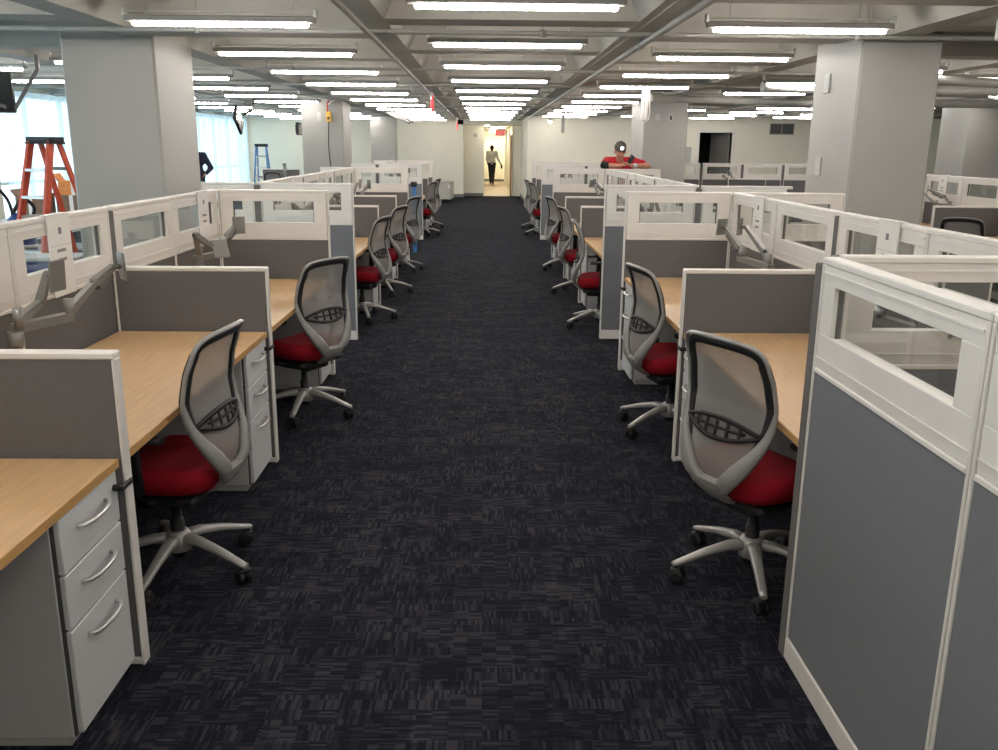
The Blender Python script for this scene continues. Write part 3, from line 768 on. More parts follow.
def cross_panel(kind, s, xa, xs, y, label, group, fab='fabric', post=None):
    """panel across the row from aisle edge xa to spine face xs, front face at y"""
    x0, x1 = min(xa, xs), max(xa, xs)
    return panel(kind, x1 - x0 - .002, x0 + .001, y + TH / 2, 0, label, group, post, fab)
def spine_panels(s, xc, ya, yb, n, where, first_post=True, group='tall windowed spine dividers'):
    w = (yb - ya) / n
    for i in range(n):
        y0 = ya + w * i
        g_ = .054 if i == 0 else .002
        panel('tall', w - g_ - .002, xc, y0 + g_, PI / 2, 'tall windowed spine divider, %s %s' % (nth(('spine', where)), where), group,
              (.02, TALL - .022 if i == 0 else TALL - .03, -.026) if i == 0 else None)

def cluster(s, xa, xs, bays, near, far, name, desks=True, otherside=True, peds=True, sp=2, odep=None, corner=False, oends=False):
    """bays: y of the near front face then each joint and the far end"""
    where = SIDE.get(s, '') if name == 'main' else name
    dep = abs(xs - xa); xc = xs + s * TH / 2; xo = xs + s * TH; xo2 = xo + s * (odep or dep)
    n = len(bays) - 1
    for i, y in enumerate(bays):
        if i == 0:
            if near:
                q = nth(('end', where))
                cross_panel('tall', s, xa + (s * (TH + .002) if corner else 0), xs, y, 'tall windowed end divider beside the aisle, %s %s' % (q, where), 'tall end dividers', 'fabricblue', post=None if corner else (.0, TALL - .024, dep + .025 if s > 0 else -.027))
                if otherside or oends: cross_panel('tall', s, xo, xo2, y, 'tall windowed end divider behind the spine, %s %s' % (q, where), 'tall end dividers', 'fabricblue', post=(.0, TALL - .024, abs(xo2 - xo) - .028) if s > 0 else None)
            continue
        if i == n:
            if far:
                q = nth(('end', where))
                cross_panel('tall', s, xa, xs, y, 'tall windowed end divider beside the aisle, %s %s' % (q, where), 'tall end dividers')
                if otherside or oends: cross_panel('tall', s, xo, xo2, y, 'tall windowed end divider behind the spine, %s %s' % (q, where), 'tall end dividers')
            continue
        q = nth(('low', where))
        cross_panel('low', s, xa, xs, y, 'low grey divider with white trim, %s %s' % (q, where), 'low desk dividers')
        if otherside: cross_panel('low', s, xo, xo2, y, 'low grey desk divider behind the spine, %s %s' % (q, where), 'low desk dividers')
    for i in range(n):
        spine_panels(s, xc, bays[i] + (TH if i == 0 and near else TH / 2), bays[i + 1] + (0 if i == n - 1 and far else TH / 2), sp, where)
        q = nth(('bay', where)); y0 = bays[i] + TH; y1 = bays[i + 1]
        if desks:
            desk(s, xa, xs, y0, y1, 'maple worktop of the %s workstation %s' % (q, where), 'maple worktops', not peds)
            if peds: pedestal(s, xa, y1 - .012, 'light grey three-drawer cabinet under the %s desk %s' % (q, where), 'three-drawer cabinets')
        if otherside: desk(-s, xo2, xo, y0, y1, 'maple worktop behind the spine, %s %s' % (q, where), 'maple worktops', True)

XL, SL = -1.1225, -1.9154
XR, SR = 1.0562, 1.8531
LB1 = [.69, 2.64, 4.595, 6.513]; LB2 = [7.765, 9.59, 11.576, 13.45]; LB3 = [16.57, 18.28, 20.0]
RB1 = [2.70, 4.63, 6.696]; RB2 = [7.8645, 9.768, 11.67, 13.85]; RB3 = [16.70, 18.4, 20.1]
cluster(-1, XL, SL, LB1, False, True, 'main', otherside=False); cluster(-1, XL, SL, LB2, True, True, 'main', odep=.45, otherside=False, oends=True); cluster(-1, XL, SL, LB3, True, True, 'main', odep=.45, otherside=False, oends=True)
cluster(1, XR, SR, RB1, True, True, 'main', corner=True); cluster(1, XR, SR, RB2, True, True, 'main'); cluster(1, XR, SR, RB3, True, True, 'main')
# near wing on the right, running along the aisle towards the viewer
XW = XR - .024
panel('tall', .925, XW + TH / 2, 2.685 - .927, PI / 2, 'tall grey wing divider with window standing alongside the aisle', 'near wing dividers', (.0, TALL - .024, .951), 'fabricblue')
panel('tall', 1.20, XW + TH / 2, 2.685 - 2.135, PI / 2, 'tall grey wing divider cut off by the picture edge', 'near wing dividers', None, 'fabricblue')
# monitor arms and cards per workstation
def arms(s, bays, xs, where, start=1):
    poses = [POSE_A, POSE_B, POSE_C]
    for i in range(len(bays) - 1):
        y = bays[i] + .40 * (bays[i + 1] - bays[i]); q = nth(('arm', where))
        monitor_arm(s, xs - s * .115, y, 'grey twin monitor arm on the %s desk %s' % (q, where), poses[(i + start) % 3], 'twin monitor arms')
        card(s, xs - s * .001, bays[i] + .74 * (bays[i + 1] - bays[i]), 'white card hung above the %s desk %s' % (q, where))
t_ = SIDE[-1]
monitor_arm(-1, -1.80, 1.40, 'grey twin monitor arm on the first desk ' + t_, POSE_C, 'twin monitor arms')
monitor_arm(-1, -1.80, 3.37, 'grey twin monitor arm with raised plates on the second desk ' + t_, POSE_A, 'twin monitor arms')
card(-1, -1.914, 4.05, 'white card hung above the second desk ' + t_)
monitor_arm(-1, -1.79, 5.60, 'grey twin monitor arm with tilted plate on the third desk ' + t_, POSE_B, 'twin monitor arms')
card(-1, -1.914, 6.16, 'white card hung above the third desk ' + t_)
COUNT[('arm', SIDE[-1])] = 3
arms(-1, LB2, SL, SIDE[-1]); arms(-1, LB3, SL, SIDE[-1])
t_ = SIDE[1]
monitor_arm(1, 1.73, 3.45, 'grey twin monitor arm on the first desk ' + t_, POSE_C, 'twin monitor arms')
card(1, 1.852, 4.05, 'white card hung above the first desk ' + t_)
monitor_arm(1, 1.73, 5.36, 'crossed grey twin monitor arm on the second desk ' + t_, POSE_D, 'twin monitor arms')
card(1, 1.852, 6.02, 'white card hung above the second desk ' + t_)
COUNT[('arm', SIDE[1])] = 2
arms(1, RB2, SR, SIDE[1], 0); arms(1, RB3, SR, SIDE[1], 0)

# near cubicle beyond the wing: only what shows through its window
desk(1, XR + .07, SR, .70, 2.68, 'maple worktop inside the near cubicle behind the windowed wing', 'maple worktops', True)
monitor_arm(1, 1.66, 2.22, 'grey twin monitor arm seen through the near wing window', POSE_C, 'twin monitor arms')
spine_panels(1, SR + TH / 2, .70, 2.70, 2, 'inside the near cubicle')

# second desk row beyond the plated column
RW = 'in the row past the plated column'
cluster(1, 5.20, 6.00, [8.40, 10.30, 12.20], True, True, RW, True, False, False)
monitor_arm(1, 5.88, 11.3, 'grey twin monitor arm holding white cards, second row past the plated column', POSE_C, 'twin monitor arms')
card(1, 5.999, 11.75, 'tall white card hung on the spine of the second row past the plated column')
# divider run in front of the store-room wall
for i in range(5):
    panel('tall', .86, 3.95 + .917 * i, 20.2, 0, 'tall windowed divider in the far run below the wall vent, %s from the door' % ord_word(i + 1), 'far windowed dividers',
          (.0, TALL - .03, .888))
panel('low', .80, 5.22, 19.3, 0, 'low grey divider before the far windowed run', 'low desk dividers')
desk(1, 5.19, 6.02, 19.36, 20.15, 'maple worktop before the far windowed run', 'maple worktops', True)
monitor_arm(1, 5.45, 19.62, 'grey twin monitor arm before the far windowed run', POSE_A, 'twin monitor arms')
# desk by the far blue ladder
panel('low', .98, -5.82, 24.0, 0, 'bluish grey low divider beside the far blue ladder', 'low desk dividers')
t = thing('desk', 'dark-shaded worktop beside the far blue ladder', 'desk', (-5.35, 23.6, 0), 0, 'maple worktops')
part('worktop', MB().box(-.47, -.36, .706, .47, .37, .7335, .003), 'wood', t)
for sx in (-.44, .44): part('end_panel', MB().box(sx - .012, -.34, 0, sx + .012, .36, .706), 'ped_shaded', t)
monitor_arm(1, -5.1, 23.42, 'black-looking twin monitor arm over the far divider by the blue ladder', POSE_A, 'twin monitor arms')

# ------------------------------------------------------------------ chairs
LS, RS = SIDE[-1], SIDE[1]
chair(-1.235, 3.345, 173, -24, 'mesh chair pushed under the second desk ' + LS)
chair(-1.15, 5.54, 148, -21, 'mesh chair swivelled half round at the third desk ' + LS)
chair(-1.21, 8.78, 166, 0, 'mesh chair at the fourth desk ' + LS)
chair(-1.18, 10.42, 162, 5, 'mesh chair at the fifth desk ' + LS)
chair(-1.17, 12.36, 160, 24, 'mesh chair at the sixth desk ' + LS)
chair(-1.20, 17.50, 160, 10, 'mesh chair at the seventh desk ' + LS)
chair(-1.20, 19.10, 166, 0, 'mesh chair at the eighth desk ' + LS)
chair(1.09, 3.29, 29, 190, 'mesh chair swivelled half round by the near wing divider ' )
chair(1.15, 5.22, 12, 214, 'mesh chair pushed under the second desk ' + RS)
chair(1.12, 8.45, -4, 202, 'mesh chair with solid-looking grey back at the third desk ' + RS)
chair(1.15, 10.45, 10, 190, 'mesh chair at the fourth desk ' + RS)
chair(1.15, 12.55, 14, 200, 'mesh chair at the fifth desk ' + RS)
chair(1.15, 17.55, 16, 190, 'mesh chair at the sixth desk ' + RS)
chair(1.14, 19.05, 12, 190, 'mesh chair at the seventh desk ' + RS)
chair(5.05, 9.30, 52, 200, 'mesh chair past the plated column, only its black top edge showing')
chair(-5.33, 23.15, 92, 10, 'mesh chair at the desk beside the far blue ladder')

# ------------------------------------------------------------------ stepladders
def stepladder(loc, rz, h, wt, wb, spread, m, label, nstep=5):
    t = thing('stepladder', label, 'ladder', loc, rz)
    sl = spread
    part('top_cap', MB().box(-wt / 2 - .035, -.09, h - .055, wt / 2 + .035, .12, h, .012).box(-wt / 2 - .04, -.095, h - .075, wt / 2 + .04, .125, h - .05, .008), 'black', t)
    for s in (-1, 1):
        part('front_rail', MB().bar((s * wt / 2, -.05, h - .05), (s * wb / 2, -sl * .45, 0), .035, .075, (0, 1, 0)), m, t)
        part('rear_rail', MB().bar((s * (wt / 2 - .01), .07, h - .05), (s * (wb / 2 - .01), sl * .55, 0), .030, .055, (0, 1, 0)), m, t)
        part('spreader', MB().bar((s * (wt * .4 + wb * .12), -.05 - .45 * sl * .45, h * .52), (s * (wt * .4 + wb * .12), .07 + .5 * sl * .48, h * .52), .012, .03), 'alu', t)
        part('rubber_foot', MB().box(s * wb / 2 - .03, -sl * .45 - .05, 0, s * wb / 2 + .03, -sl * .45 + .05, .045, .006), 'black', t)
    for i in range(nstep):
        f = (i + 1) / (nstep + 1); z = (h - .05) * (1 - f); w = wt + (wb - wt) * f; y = -.05 + (-sl * .45 + .05) * f
        part('step', MB().box(-w / 2 + .01, y - .045, z - .03, w / 2 - .01, y + .05, z, .003), 'alu', t)
        y2 = .07 + (sl * .55 - .07) * f
        if i % 2 == 0: part('rear_brace', MB().box(-w / 2 + .015, y2 - .015, z - .02, w / 2 - .015, y2 + .015, z + .015), 'armdark', t)
    return t
stepladder((-4.74, 9.95, 0), R(-20), 1.745, .27, .44, 1.10, 'orange', 'orange stepladder with black top standing before the bright curtain')
stepladder((-6.0, 24.75, 0), R(4), 1.70, .26, .46, .85, 'blue', 'pale blue stepladder standing by the far window corner')
t = thing('stepladder', 'narrow blue folded stepladder standing upright past the sixth ladder side desk', 'ladder', (-1.13, 14.70, 0), R(4))
for y in (-.16, .16): part('rail', MB().box(-.03, y - .03, 0, .03, y + .03, 1.06, .006), 'blue', t)
for i in range(4): part('step', MB().box(-.025, -.13, .2 + i * .22, .025, .13, .225 + i * .22), 'alu', t)
part('top_cap', MB().box(-.06, -.22, 1.05, .045, .22, 1.12, .012), 'black', t)

# ------------------------------------------------------------------ clutter near the orange ladder
t = thing('work_table', 'cluttered table behind the orange stepladder', 'table', (-5.32, 11.35, 0))
part('tabletop', MB().box(-.75, -.38, .72, .72, .38, .75, .004), 'ped', t)
for sx in (-.68, .65):
    for sy in (-.33, .33): part('leg', MB().box(sx - .02, sy - .02, 0, sx + .02, sy + .02, .72), 'armmetal', t)
def carton(loc, sz, m, label, rz=0., flaps=True):
    w, d, h = sz; t = thing('carton', label, 'box', loc, rz, 'cartons on the cluttered table')
    mb = MB().box(-w / 2, -d / 2, 0, w / 2, d / 2, h, .004); part('carton_body', mb, m, t)
    if flaps:
        part('flap', MB().bar((-w / 2, 0, h), (-w / 2 - .06, 0, h + .09), d * .9, .005, (0, 0, 1)), m, t); part('flap', MB().bar((w / 2, 0, h), (w / 2 + .08, 0, h + .05), d * .9, .005, (0, 0, 1)), m, t)
    part('tape', MB().box(-.025, -d / 2 - .002, 0, .025, d / 2 + .002, h + .002), 'paper', t)
    return t
carton((-5.62, 11.40, .75), (.34, .36, .28), 'brownbox', 'squat brown carton on the table behind the stepladder', .1)
carton((-5.14, 11.50, .75), (.40, .30, .30), 'brownbox', 'wider brown carton under the orange one behind the stepladder', -.1, False)
carton((-5.13, 11.50, 1.052), (.36, .26, .17), 'orangebox', 'orange carton stacked on a brown one behind the stepladder', .05)
mb = MB(); mb.ball((0, 0, .11), .13, .11, .11, 12, 8); mb.ball((.05, -.03, .17), .07, .06, .09, 10, 6); mb.tube([(.03, 0, .2), (.05, 0, .27), (.09, .01, .30)], .02, 8, True, [.05, .02, .045])
solid('plastic_bag', mb, 'whitebag', 'crumpled white plastic bag on the table edge by the stepladder', 'bag', None, (-4.72, 11.18, .75))
t = thing('storage_tote', 'blue storage tote under the cluttered table, seen through the divider window', 'tote', (-5.25, 11.3, 0))
part('tote_body', MB().prism([(-.30, 0), (.30, 0), (.34, .40), (-.34, .40)], -.25, .25, 'y'), 'bluebin', t); part('lid', MB().box(-.37, -.28, .40, .37, .28, .44, .012), 'ped', t)
t = thing('storage_tote', 'blue tote on the floor in front of the stepladder feet, seen through the divider window', 'tote', (-4.35, 8.9, 0), R(12))
part('tote_body', MB().prism([(-.26, 0), (.26, 0), (.30, .56), (-.30, .56)], -.2, .2, 'y'), 'bluebin', t); part('lid', MB().box(-.32, -.22, .56, .32, .22, .60, .012), 'ped', t)
# wheeled blue cleaner with a black hose handle
t = thing('wet_vacuum', 'blue wheeled shop vacuum with curved black hose by the curtain', 'vacuum', (-5.16, 10.05, 0), R(20))
part('tank', MB().lathe([(.13, .10), (.15, .14), (.155, .52), (.14, .56)], 20), 'bluebin', t)
part('motor_head', MB().lathe([(.145, .56), (.155, .60), (.15, .74), (.12, .86), (.06, .92), (.02, .93)], 20), 'bluebin', t)
part('collar_ring', MB().lathe([(.158, .545), (.166, .555), (.166, .575), (.158, .585)], 20), 'ped', t)
part('hose', MB().tube(catmull([Vector(p) for p in ((.10, 0, .80), (.16, .02, .98), (.06, 0, 1.08), (-.02, -.02, .98), (-.06, -.02, .90))], 5, False), .020, 8), 'black', t)
part('wand', MB().tube(catmull([Vector(p) for p in ((-.05, -.02, .86), (-.08, -.02, 1.05), (-.15, -.02, 1.17), (-.24, -.02, 1.22))], 5, False), .017, 8), 'black', t)
for a in range(4):
    q = R(45 + 90 * a); part('caster', MB().ball((.15 * math.cos(q), .15 * math.sin(q), .035), .035).tube([(.14 * math.cos(q), .14 * math.sin(q), .05), (.12 * math.cos(q), .12 * math.sin(q), .13)], .014, 8), 'black', t)

# ------------------------------------------------------------------ screens hung from the ceiling
def hung_screen(loc, rot, w, h, label, brk):
    t = thing('hung_television', label, 'television', loc); t.rotation_euler = rot
    part('screen_body', MB().box(-w / 2, -.03, -h / 2, w / 2, .03, h / 2, .008).box(-w * .3, .03, -h * .3, w * .3, .06, h * .3, .006), 'black', t)
    part('screen_glass', MB().box(-w / 2 + .015, -.033, -h / 2 + .015, w / 2 - .015, -.029, h / 2 - .015), 'shine', t)
    inv = (Matrix.LocRotScale(Vector(loc), t.rotation_euler, None)).inverted()
    mb = MB()
    for a, b in zip(brk, brk[1:]): mb.bar(inv @ Vector(a), inv @ Vector(b), .035, .035)
    part('ceiling_bracket', mb, 'armdark', t)
hung_screen((-5.22, 9.6, 2.18), (R(6), 0, R(8)), .74, .40, 'black television hung on a slanted arm above the orange ladder', [(-5.0, 9.62, 2.06), (-4.86, 9.66, 2.02), (-4.60, 9.7, 2.42), (-4.60, 9.7, 2.56)])
hung_screen((-5.31, 20.0, 2.19), (0, R(34), R(90)), .60, .33, 'tilted black television hung before the far curtain', [(-5.22, 20.05, 2.30), (-5.0, 20.1, 2.42), (-5.0, 20.1, 2.56)])
hung_screen((-4.0, 20.0, 2.02), (0, 0, R(90)), .55, .26, 'upright black television hung beside the column with orange box', [(-3.98, 20.0, 2.13), (-3.78, 20.0, 2.13), (-3.78, 20.0, 2.56)])

# ------------------------------------------------------------------ plates, vent, cabinet and small fittings
def plate(loc, rz, w, h, label, slot=0):
    t = thing('wall_plate', label, 'wall plate', loc, rz, 'wall plates')
    part('cover', MB().box(-w / 2, -.012, -h / 2, w / 2, 0, h / 2, .004), 'plate', t)
    mb = MB()
    if slot == 1: mb.box(-.02, -.016, -.045, .02, -.011, .03, .002)
    else: mb.box(-w * .32, -.0145, -h * .3, w * .32, -.011, h * .3, .002)
    part('insert', mb, 'gap' if slot == 1 else 'plate', t)
plate((2.975, 8.02, 2.24), -PI / 2, .12, .16, 'upper of two plates on the side of the broad plated column')
plate((2.975, 8.05, 1.54), -PI / 2, .12, .16, 'lower of two plates on the side of the broad plated column')
plate((3.235, 17.15, 2.24), 0, .085, .13, "blank plate on the column behind the red-shirted man")
plate((3.48, 17.15, 2.24), 0, .085, .13, "plate with dark slot on the column behind the red-shirted man", 1)
plate((-3.30, 18.50, 2.23), 0, .08, .18, 'white plate high on the column with the orange box')
plate((9.40, 16.6, 2.2), 0, .10, .16, 'white plate on the column by the far chair')
plate((WX, 14.6, 1.40), PI / 2, .10, .12, 'small grey plate on the pale wall beside the first window')
plate((-.30, 31.7, 2.06), 0, .12, .12, 'small plate on the corridor mouth wall')
plate((6.0, 27.0, 1.45), 0, .28, .55, 'pale panel on the wall beside the dark store doorway')
t = thing('outlet_box', 'orange-yellow outlet box hanging on the column with a long cable', 'outlet box', (-3.10, 18.44, 2.14))
part('box_body', MB().box(-.05, -.03, 0, .05, .03, .19, .01), 'yellow', t); part('outlet', MB().box(-.025, -.035, .04, .025, -.029, .09, .003), 'black', t)
part('strap', MB().tube([(-.02, 0, .19), (-.02, 0, .34), (.02, 0, .40)], .016, 8), 'exitred' if False else 'orange', t)
part('white_lead', MB().tube([(.0, 0, .33), (.06, -.02, .37), (.14, -.02, .42)], .016, 8), 'white', t)
part('cable', MB().tube(catmull([Vector(p) for p in ((0, 0, 0), (-.02, -.01, -.5), (.03, -.01, -1.2), (.02, -.01, -2.1))], 5, False), .010, 6), 'black', t)
t = thing('wall_vent', 'dark grey louvred vent high on the far cream wall', 'vent', (8.78, 26.99, 2.26))
part('vent_frame', MB().box(-.36, -.02, -.16, .36, .01, -.14).box(-.36, -.02, .14, .36, .01, .16).box(-.36, -.02, -.14, -.34, .01, .14).box(.34, -.02, -.14, .36, .01, .14).box(-.012, -.02, -.14, .012, .01, .14), 'pipe', t)
mb = MB().box(-.34, -.002, -.14, .34, .008, .14)
for i in range(8): mb.bar((-.34, -.010, -.125 + i * .035), (.34, -.010, -.125 + i * .035), .014, .006, (0, .6, 1))
part('louvre_grille', mb, 'vent', t)
t = thing('mobile_cabinet', 'beige cabinet on casters by the far cream wall at the aisle end', 'cabinet', (-1.18, 28.3, 0), R(-4))
part('cabinet_body', MB().box(-.26, -.55, .10, .20, .35, .60, .01), 'beige', t)
part('cabinet_lid', MB().box(-.275, -.565, .60, .215, .365, .63, .006), 'beige', t)
part('latch', MB().box(.12, -.565, .44, .17, -.55, .53, .003), 'white', t)
for x in (-.2, .14):
    for y in (-.48, .28): part('caster', MB().lathe([(.02, -.012), (.045, -.012), (.045, .012), (.02, .012)], 14, Matrix.Translation((x, y, .045)) @ Matrix.Rotation(PI / 2, 4, 'X')).box(x - .02, y - .018, .05, x + .02, y + .018, .10), 'black', t)
t = thing('wall_light', 'small bright lamp under the ceiling by the warm far wall', 'lamp', (1.90, 26.55, 2.38))
part('lamp_body', MB().lathe([(.06, .03), (.06, .165)], 14), 'lamphouse', t); part('lamp_lens', MB().ball((0, 0, .02), .055), 'lamp', t)

# ------------------------------------------------------------------ people
def fuse(name, mb, m, voxel, smooth=2):
    me = mb.mesh(name + '_raw', m); o = bpy.data.objects.new(name + '_raw', me); COL.objects.link(o)
    r = o.modifiers.new('r', 'REMESH'); r.mode = 'VOXEL'; r.voxel_size = voxel; r.use_smooth_shade = True
    if smooth: s_ = o.modifiers.new('s', 'SMOOTH'); s_.iterations = smooth; s_.factor = .5
    dg = bpy.context.evaluated_depsgraph_get(); out = bpy.data.meshes.new_from_object(o.evaluated_get(dg)); out.name = name
    bpy.data.objects.remove(o); out.materials.clear(); out.materials.append(M[m])
    out.polygons.foreach_set('use_smooth', [True] * len(out.polygons))
    return out
def V3(*a): return Vector(a)
def human(label, loc, rz, J, cfg, group=None):
    t = thing('person', label, 'person', loc, rz, group)
    vx = cfg.get('voxel', .010); sk = cfg['skin']; b = MB(); c = b.capsule
    pel, che, nek, hed = J['pelvis'], J['chest'], J['neck'], J['head']
    c(pel + V3(-.07, 0, 0), pel + V3(.07, 0, 0), .115, .115); c(pel, che, .13, .145); c(che + V3(-.09, 0, .02), che + V3(.09, 0, .02), .125, .125)
    c(J['shL'], J['shR'], .062, .062); c(nek + V3(0, 0, -.05), hed + V3(0, .02, -.06), .06, .055)
    F = J.get('face', V3(0, -1, 0)).normalized(); S_ = F.cross(V3(0, 0, 1)).normalized(); U = S_.cross(F).normalized()
    H = lambda s, f, u: hed + S_ * s + F * f + U * u
    # head: cranium, jaw, nose, ears, chin
    c(H(0, -.012, .035), H(0, .004, .03), .088, .080); c(H(0, .022, -.03), H(0, .03, -.075), .066, .048)
    c(H(0, .082, .0), H(0, .102, -.028), .011, .016)
    for s in (-1, 1): c(H(s * .080, -.005, .01), H(s * .080, -.005, -.03), .016, .013); c(H(s * .034, .070, .018), H(s * .018, .078, .02), .016, .016); c(H(s * .035, .060, -.028), H(s * .03, .06, -.045), .024, .02)
    for k in 'LR':
        sh, el, wr = J['sh' + k], J['el' + k], J['wr' + k]; c(sh, el, .054, .043); c(el, wr, .043, .030)
        hp, kn, an = J['hip' + k], J['kn' + k], J['an' + k]; c(hp, kn, .086, .058); c(kn, an, .056, .040)
        toe = J['toe' + k]; c(an + V3(0, 0, -.045), toe, .036, .030)
        hd = J.get('hand' + k, (wr - el).normalized()); up = J.get('palm' + k, V3(0, 0, 1)); up = (up - hd * up.dot(hd)).normalized(); sd = hd.cross(up)
        c(wr, wr + hd * .075 + sd * .018, .026, .024); c(wr + hd * .02, wr + hd * .075 - sd * .018, .022, .024)
        curl = J.get('curl' + k, .35)
        for i, ln in enumerate((.066, .075, .070, .056)):
            p0 = wr + hd * .085 + sd * (.027 - .018 * i); d1 = (hd - up * curl * .6).normalized(); d2 = (hd - up * curl * 1.8).normalized()
            p1 = p0 + d1 * ln * .5; p2 = p1 + d2 * ln * .5; c(p0, p1, .0095, .009); c(p1, p2, .009, .0075)
        p0 = wr + hd * .03 + sd * .032; p1 = p0 + hd * .030 + sd * .026 - up * .008; p2 = p1 + hd * .032 + sd * .004 - up * .010; c(p0, p1, .012, .011); c(p1, p2, .0105, .009)
    link('body', fuse('body', b, sk, cfg.get('bvox', .008)), t)
    # clothes
    g = MB(); c = g.capsule; e = .016
    c(pel + V3(-.07, 0, .02), pel + V3(.07, 0, .02), .118 + e, .118 + e); c(pel, che, .132 + e, .147 + e); c(che + V3(-.09, 0, .02), che + V3(.09, 0, .02), .127 + e, .127 + e); c(J['shL'], J['shR'], .066 + e * .7, .066 + e * .7); c(nek + V3(0, 0, -.06), nek + V3(0, 0, -.03), .085, .070)
    sl = cfg.get('sleeve', .6)
    for k in 'LR':
        sh, el, wr = J['sh' + k], J['el' + k], J['wr' + k]
        if sl <= 1: c(sh, sh.lerp(el, sl), .058 + e, .052 + e)
        else: c(sh, el, .057 + e, .046 + e); c(el, el.lerp(wr, sl - 1), .046 + e, .034 + e * .7)
    link('shirt', fuse('shirt', g, cfg['top'], vx), t)
    g = MB(); c = g.capsule
    c(pel + V3(-.07, 0, -.03), pel + V3(.07, 0, -.03), .12 + e, .12 + e); c(pel + V3(0, 0, .03), pel + V3(0, 0, -.08), .135 + e, .12)
    for k in 'LR':
        hp, kn, an = J['hip' + k], J['kn' + k], J['an' + k]; c(hp, kn, .088 + e, .062 + e); c(kn, kn.lerp(an, .93), .060 + e, .050 + e)
    link('trousers', fuse('trousers', g, cfg['bottom'], vx), t)
    g = MB()
    for k in 'LR': a, q = J['an' + k], J['toe' + k]; g.capsule(a + V3(0, 0, -.04), q, .046, .038); g.capsule(a, a + V3(0, 0, -.045), .045, .046)
    link('shoes', fuse('shoes', g, 'black', vx), t)
    g = MB()
    if cfg.get('cap'):
        g.capsule(H(0, -.018, .058), H(0, .006, .055), .094, .088); g.capsule(H(-.04, .088, .048), H(.04, .088, .048), .010, .010); g.capsule(H(-.03, .115, .042), H(.03, .115, .042), .008, .008)
        link('cap', fuse('cap', g, 'cap', .007), t)
        hl = link('headlamp', MB().tube([H(0, .088, .088), H(0, .112, .086)], .026, 12).mesh('headlamp', 'black'), t); hl['label'] = 'white shining headlamp'
        part('headlamp_lens', MB().tube([H(0, .112, .086), H(0, .116, .086)], .022, 12), 'led', hl)
    else:
        g.capsule(H(0, -.026, .052), H(0, -.004, .060), .090, .082); g.capsule(H(0, -.05, .03), H(0, -.055, -.035), .072, .05)
        link('hair', fuse('hair', g, 'hair', .008), t)
    ey = MB(); br = MB()
    for s in (-1, 1): ey.ball(tuple(H(s * .031, .083, .006)), .009, .009, .007, 8, 6); br.capsule(H(s * .045, .082, .026), H(s * .018, .092, .027), .005, .005)
    part('eyes', ey, 'black', t); part('eyebrows', br, 'hair', t)
    part('mouth', MB().capsule(H(-.022, .078, -.062), H(.022, .078, -.062), .005, .005), 'redshirt', t)
    return t
def stand(): # relaxed stance facing -Y, origin between the feet
    return dict(pelvis=V3(0, 0, .96), chest=V3(0, 0, 1.28), neck=V3(0, .01, 1.46), head=V3(0, -.02, 1.60), shL=V3(.19, 0, 1.42), shR=V3(-.19, 0, 1.42), elL=V3(.25, .03, 1.13), elR=V3(-.25, .03, 1.13),
                wrL=V3(.26, -.06, .89), wrR=V3(-.26, -.06, .89), hipL=V3(.09, 0, .90), hipR=V3(-.09, 0, .90), knL=V3(.10, -.02, .50), knR=V3(-.10, -.02, .50), anL=V3(.10, .03, .09), anR=V3(-.10, .03, .09), toeL=V3(.12, -.12, .035), toeR=V3(-.12, -.12, .035))
# leaning man with phone (person's left is +X here because he faces the viewer)
J = stand()
J.update(pelvis=V3(0, .36, 1.00), chest=V3(0, .20, 1.33), neck=V3(0, .11, 1.50), head=V3(-.02, .0, 1.635), face=V3(.05, -1, -.36), shL=V3(.20, .14, 1.475), shR=V3(-.20, .14, 1.475),
         elL=V3(.42, -.02, 1.417), elR=V3(-.27, -.03, 1.417), wrL=V3(.155, -.135, 1.420), wrR=V3(-.03, -.135, 1.420), handL=V3(-.75, -.2, .35), handR=V3(.75, -.2, .42), palmL=V3(0, -.3, 1), palmR=V3(0, -.3, 1), curlL=.7, curlR=.7,
         hipL=V3(.09, .30, .90), hipR=V3(-.09, .30, .90), knL=V3(.10, .27, .50), knR=V3(-.10, .27, .50), anL=V3(.11, .33, .09), anR=V3(-.11, .33, .09), toeL=V3(.13, .17, .035), toeR=V3(-.13, .17, .035))
pm = human('person in red T-shirt and headlamp cap leaning on a divider with a phone', (2.115, 14.035, 0), 0, J, dict(skin='skin', top='redshirt', bottom='jeans', sleeve=.62, cap=True, voxel=.010, bvox=.006))
part('arm_sleeve', MB().capsule(J['shR'].lerp(J['elR'], .55), J['elR'], .066, .056).capsule(J['elR'], J['elR'].lerp(J['wrR'], .22), .056, .048), 'band', pm, (0, 0, 0), 'black elbow sleeve')
part('wristwatch', MB().capsule(J['wrL'].lerp(J['elL'], .12), J['wrL'].lerp(J['elL'], .18), .037, .038), 'chrome', pm, (0, 0, 0), 'pale wristwatch')
t = thing('phone', 'black phone held up in the hands of the red-shirted person', 'phone', (2.215, 13.86, 1.475)); t.rotation_euler = (R(-22), R(35), R(6))
part('phone_body', MB().box(-.037, -.005, -.02, .037, .005, .125, .004), 'black', t)
part('phone_camera', MB().box(-.028, -.0065, .09, -.012, -.004, .112, .001), 'armmetal', t)
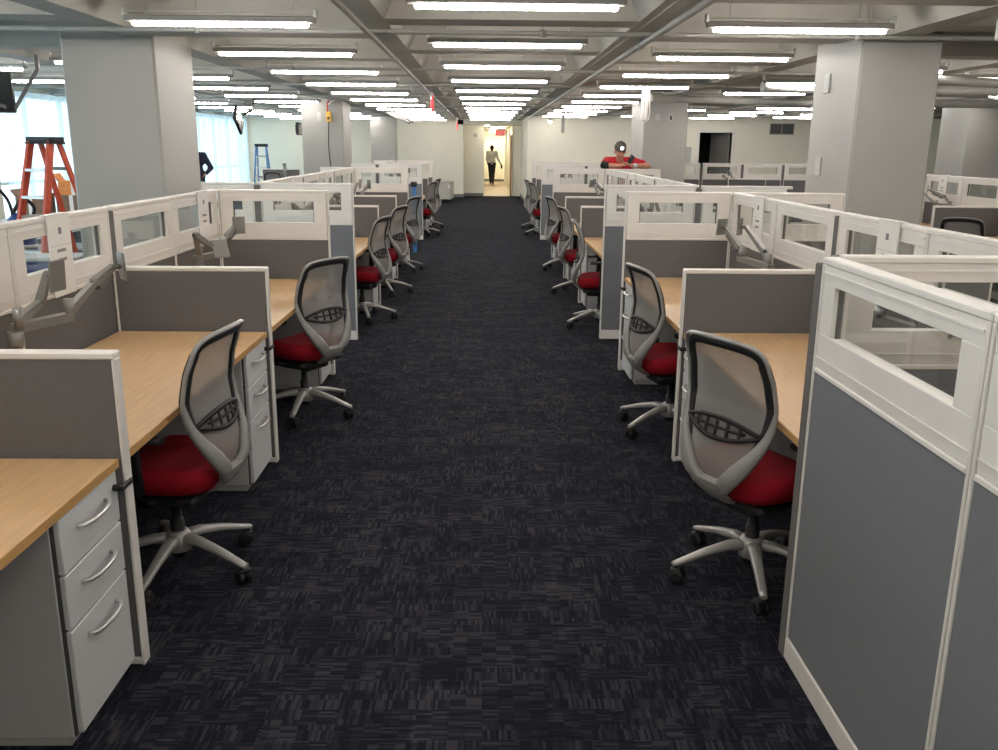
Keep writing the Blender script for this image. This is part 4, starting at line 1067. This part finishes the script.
# man walking away down the corridor
J = stand(); J.update(anL=V3(.05, -.16, .10), knL=V3(.07, -.17, .50), toeL=V3(.06, -.31, .04), anR=V3(-.05, .24, .14), knR=V3(-.07, .04, .50), toeR=V3(-.06, .13, .035), elR=V3(-.27, .04, 1.14), wrR=V3(-.40, -.02, .93), elL=V3(.24, .04, 1.13), wrL=V3(.20, -.16, .97))
human('person in grey shirt and black trousers walking away down the bright corridor', (.36, 42.1, 0), PI, J, dict(skin='skindark', top='shirt', bottom='trouser', sleeve=1.85, voxel=.014, bvox=.010))
t = thing('handbag', 'small dark pouch held by the person walking in the corridor', 'pouch', (.81, 42.12, .70))
part('pouch_body', MB().box(-.04, -.05, 0, .04, .05, .15, .012), 'black', t); part('strap', MB().tube([(-.02, 0, .15), (-.03, 0, .21), (-.05, 0, .22)], .006, 6), 'black', t)
# figure in navy, mostly hidden by the broad column
J = stand(); J.update(elL=V3(.33, .08, 1.12), wrL=V3(.23, -.06, .98), handL=V3(-.6, -.2, -.4), elR=V3(-.30, .06, 1.13), wrR=V3(-.2, -.14, 1.1), head=V3(-.02, -.03, 1.62))
human('person in navy jacket before the curtain, mostly hidden by the broad column', (-7.01, 22.3, 0), R(6), J, dict(skin='skin', top='navy', bottom='navy', sleeve=1.9, voxel=.014, bvox=.010))

# ------------------------------------------------------------------ camera, world, view
h, pitch, yaw, roll, f = 1.6875, .2523, .0185, .0091, 886.3
right = V3(math.cos(yaw), -math.sin(yaw), 0); hf = V3(math.sin(yaw), math.cos(yaw), 0); zz = V3(0, 0, 1)
fwd = hf * math.cos(pitch) - zz * math.sin(pitch); up = hf * math.sin(pitch) + zz * math.cos(pitch)
x_ = right * math.cos(roll) + up * math.sin(roll); y_ = up * math.cos(roll) - right * math.sin(roll)
cd = bpy.data.cameras.new('camera'); cam = bpy.data.objects.new('camera', cd); COL.objects.link(cam)
mm = Matrix((x_, y_, -fwd)).transposed().to_4x4(); mm.translation = V3(0, 0, h); cam.matrix_world = mm
cd.sensor_width = 36; cd.lens = 36 * f / 998; cd.clip_start = .05; cd.clip_end = 200
SC.camera = cam
w = bpy.data.worlds.new('daylight'); SC.world = w; w.use_nodes = True; nt = w.node_tree; bg = nt.nodes['Background']
bg.inputs['Color'].default_value = (.62, .85, 1.0, 1); bg.inputs['Strength'].default_value = 3.4
SC.view_settings.view_transform = 'Standard'; SC.view_settings.look = 'None'; SC.view_settings.gamma = 1; SC.view_settings.use_curve_mapping = False
SC.view_settings.exposure = 0.10
SC.cycles.use_denoising = True
SC.cycles.max_bounces = 8; SC.cycles.diffuse_bounces = 5; SC.cycles.transparent_max_bounces = 16
SC.cycles.sample_clamp_indirect = 6
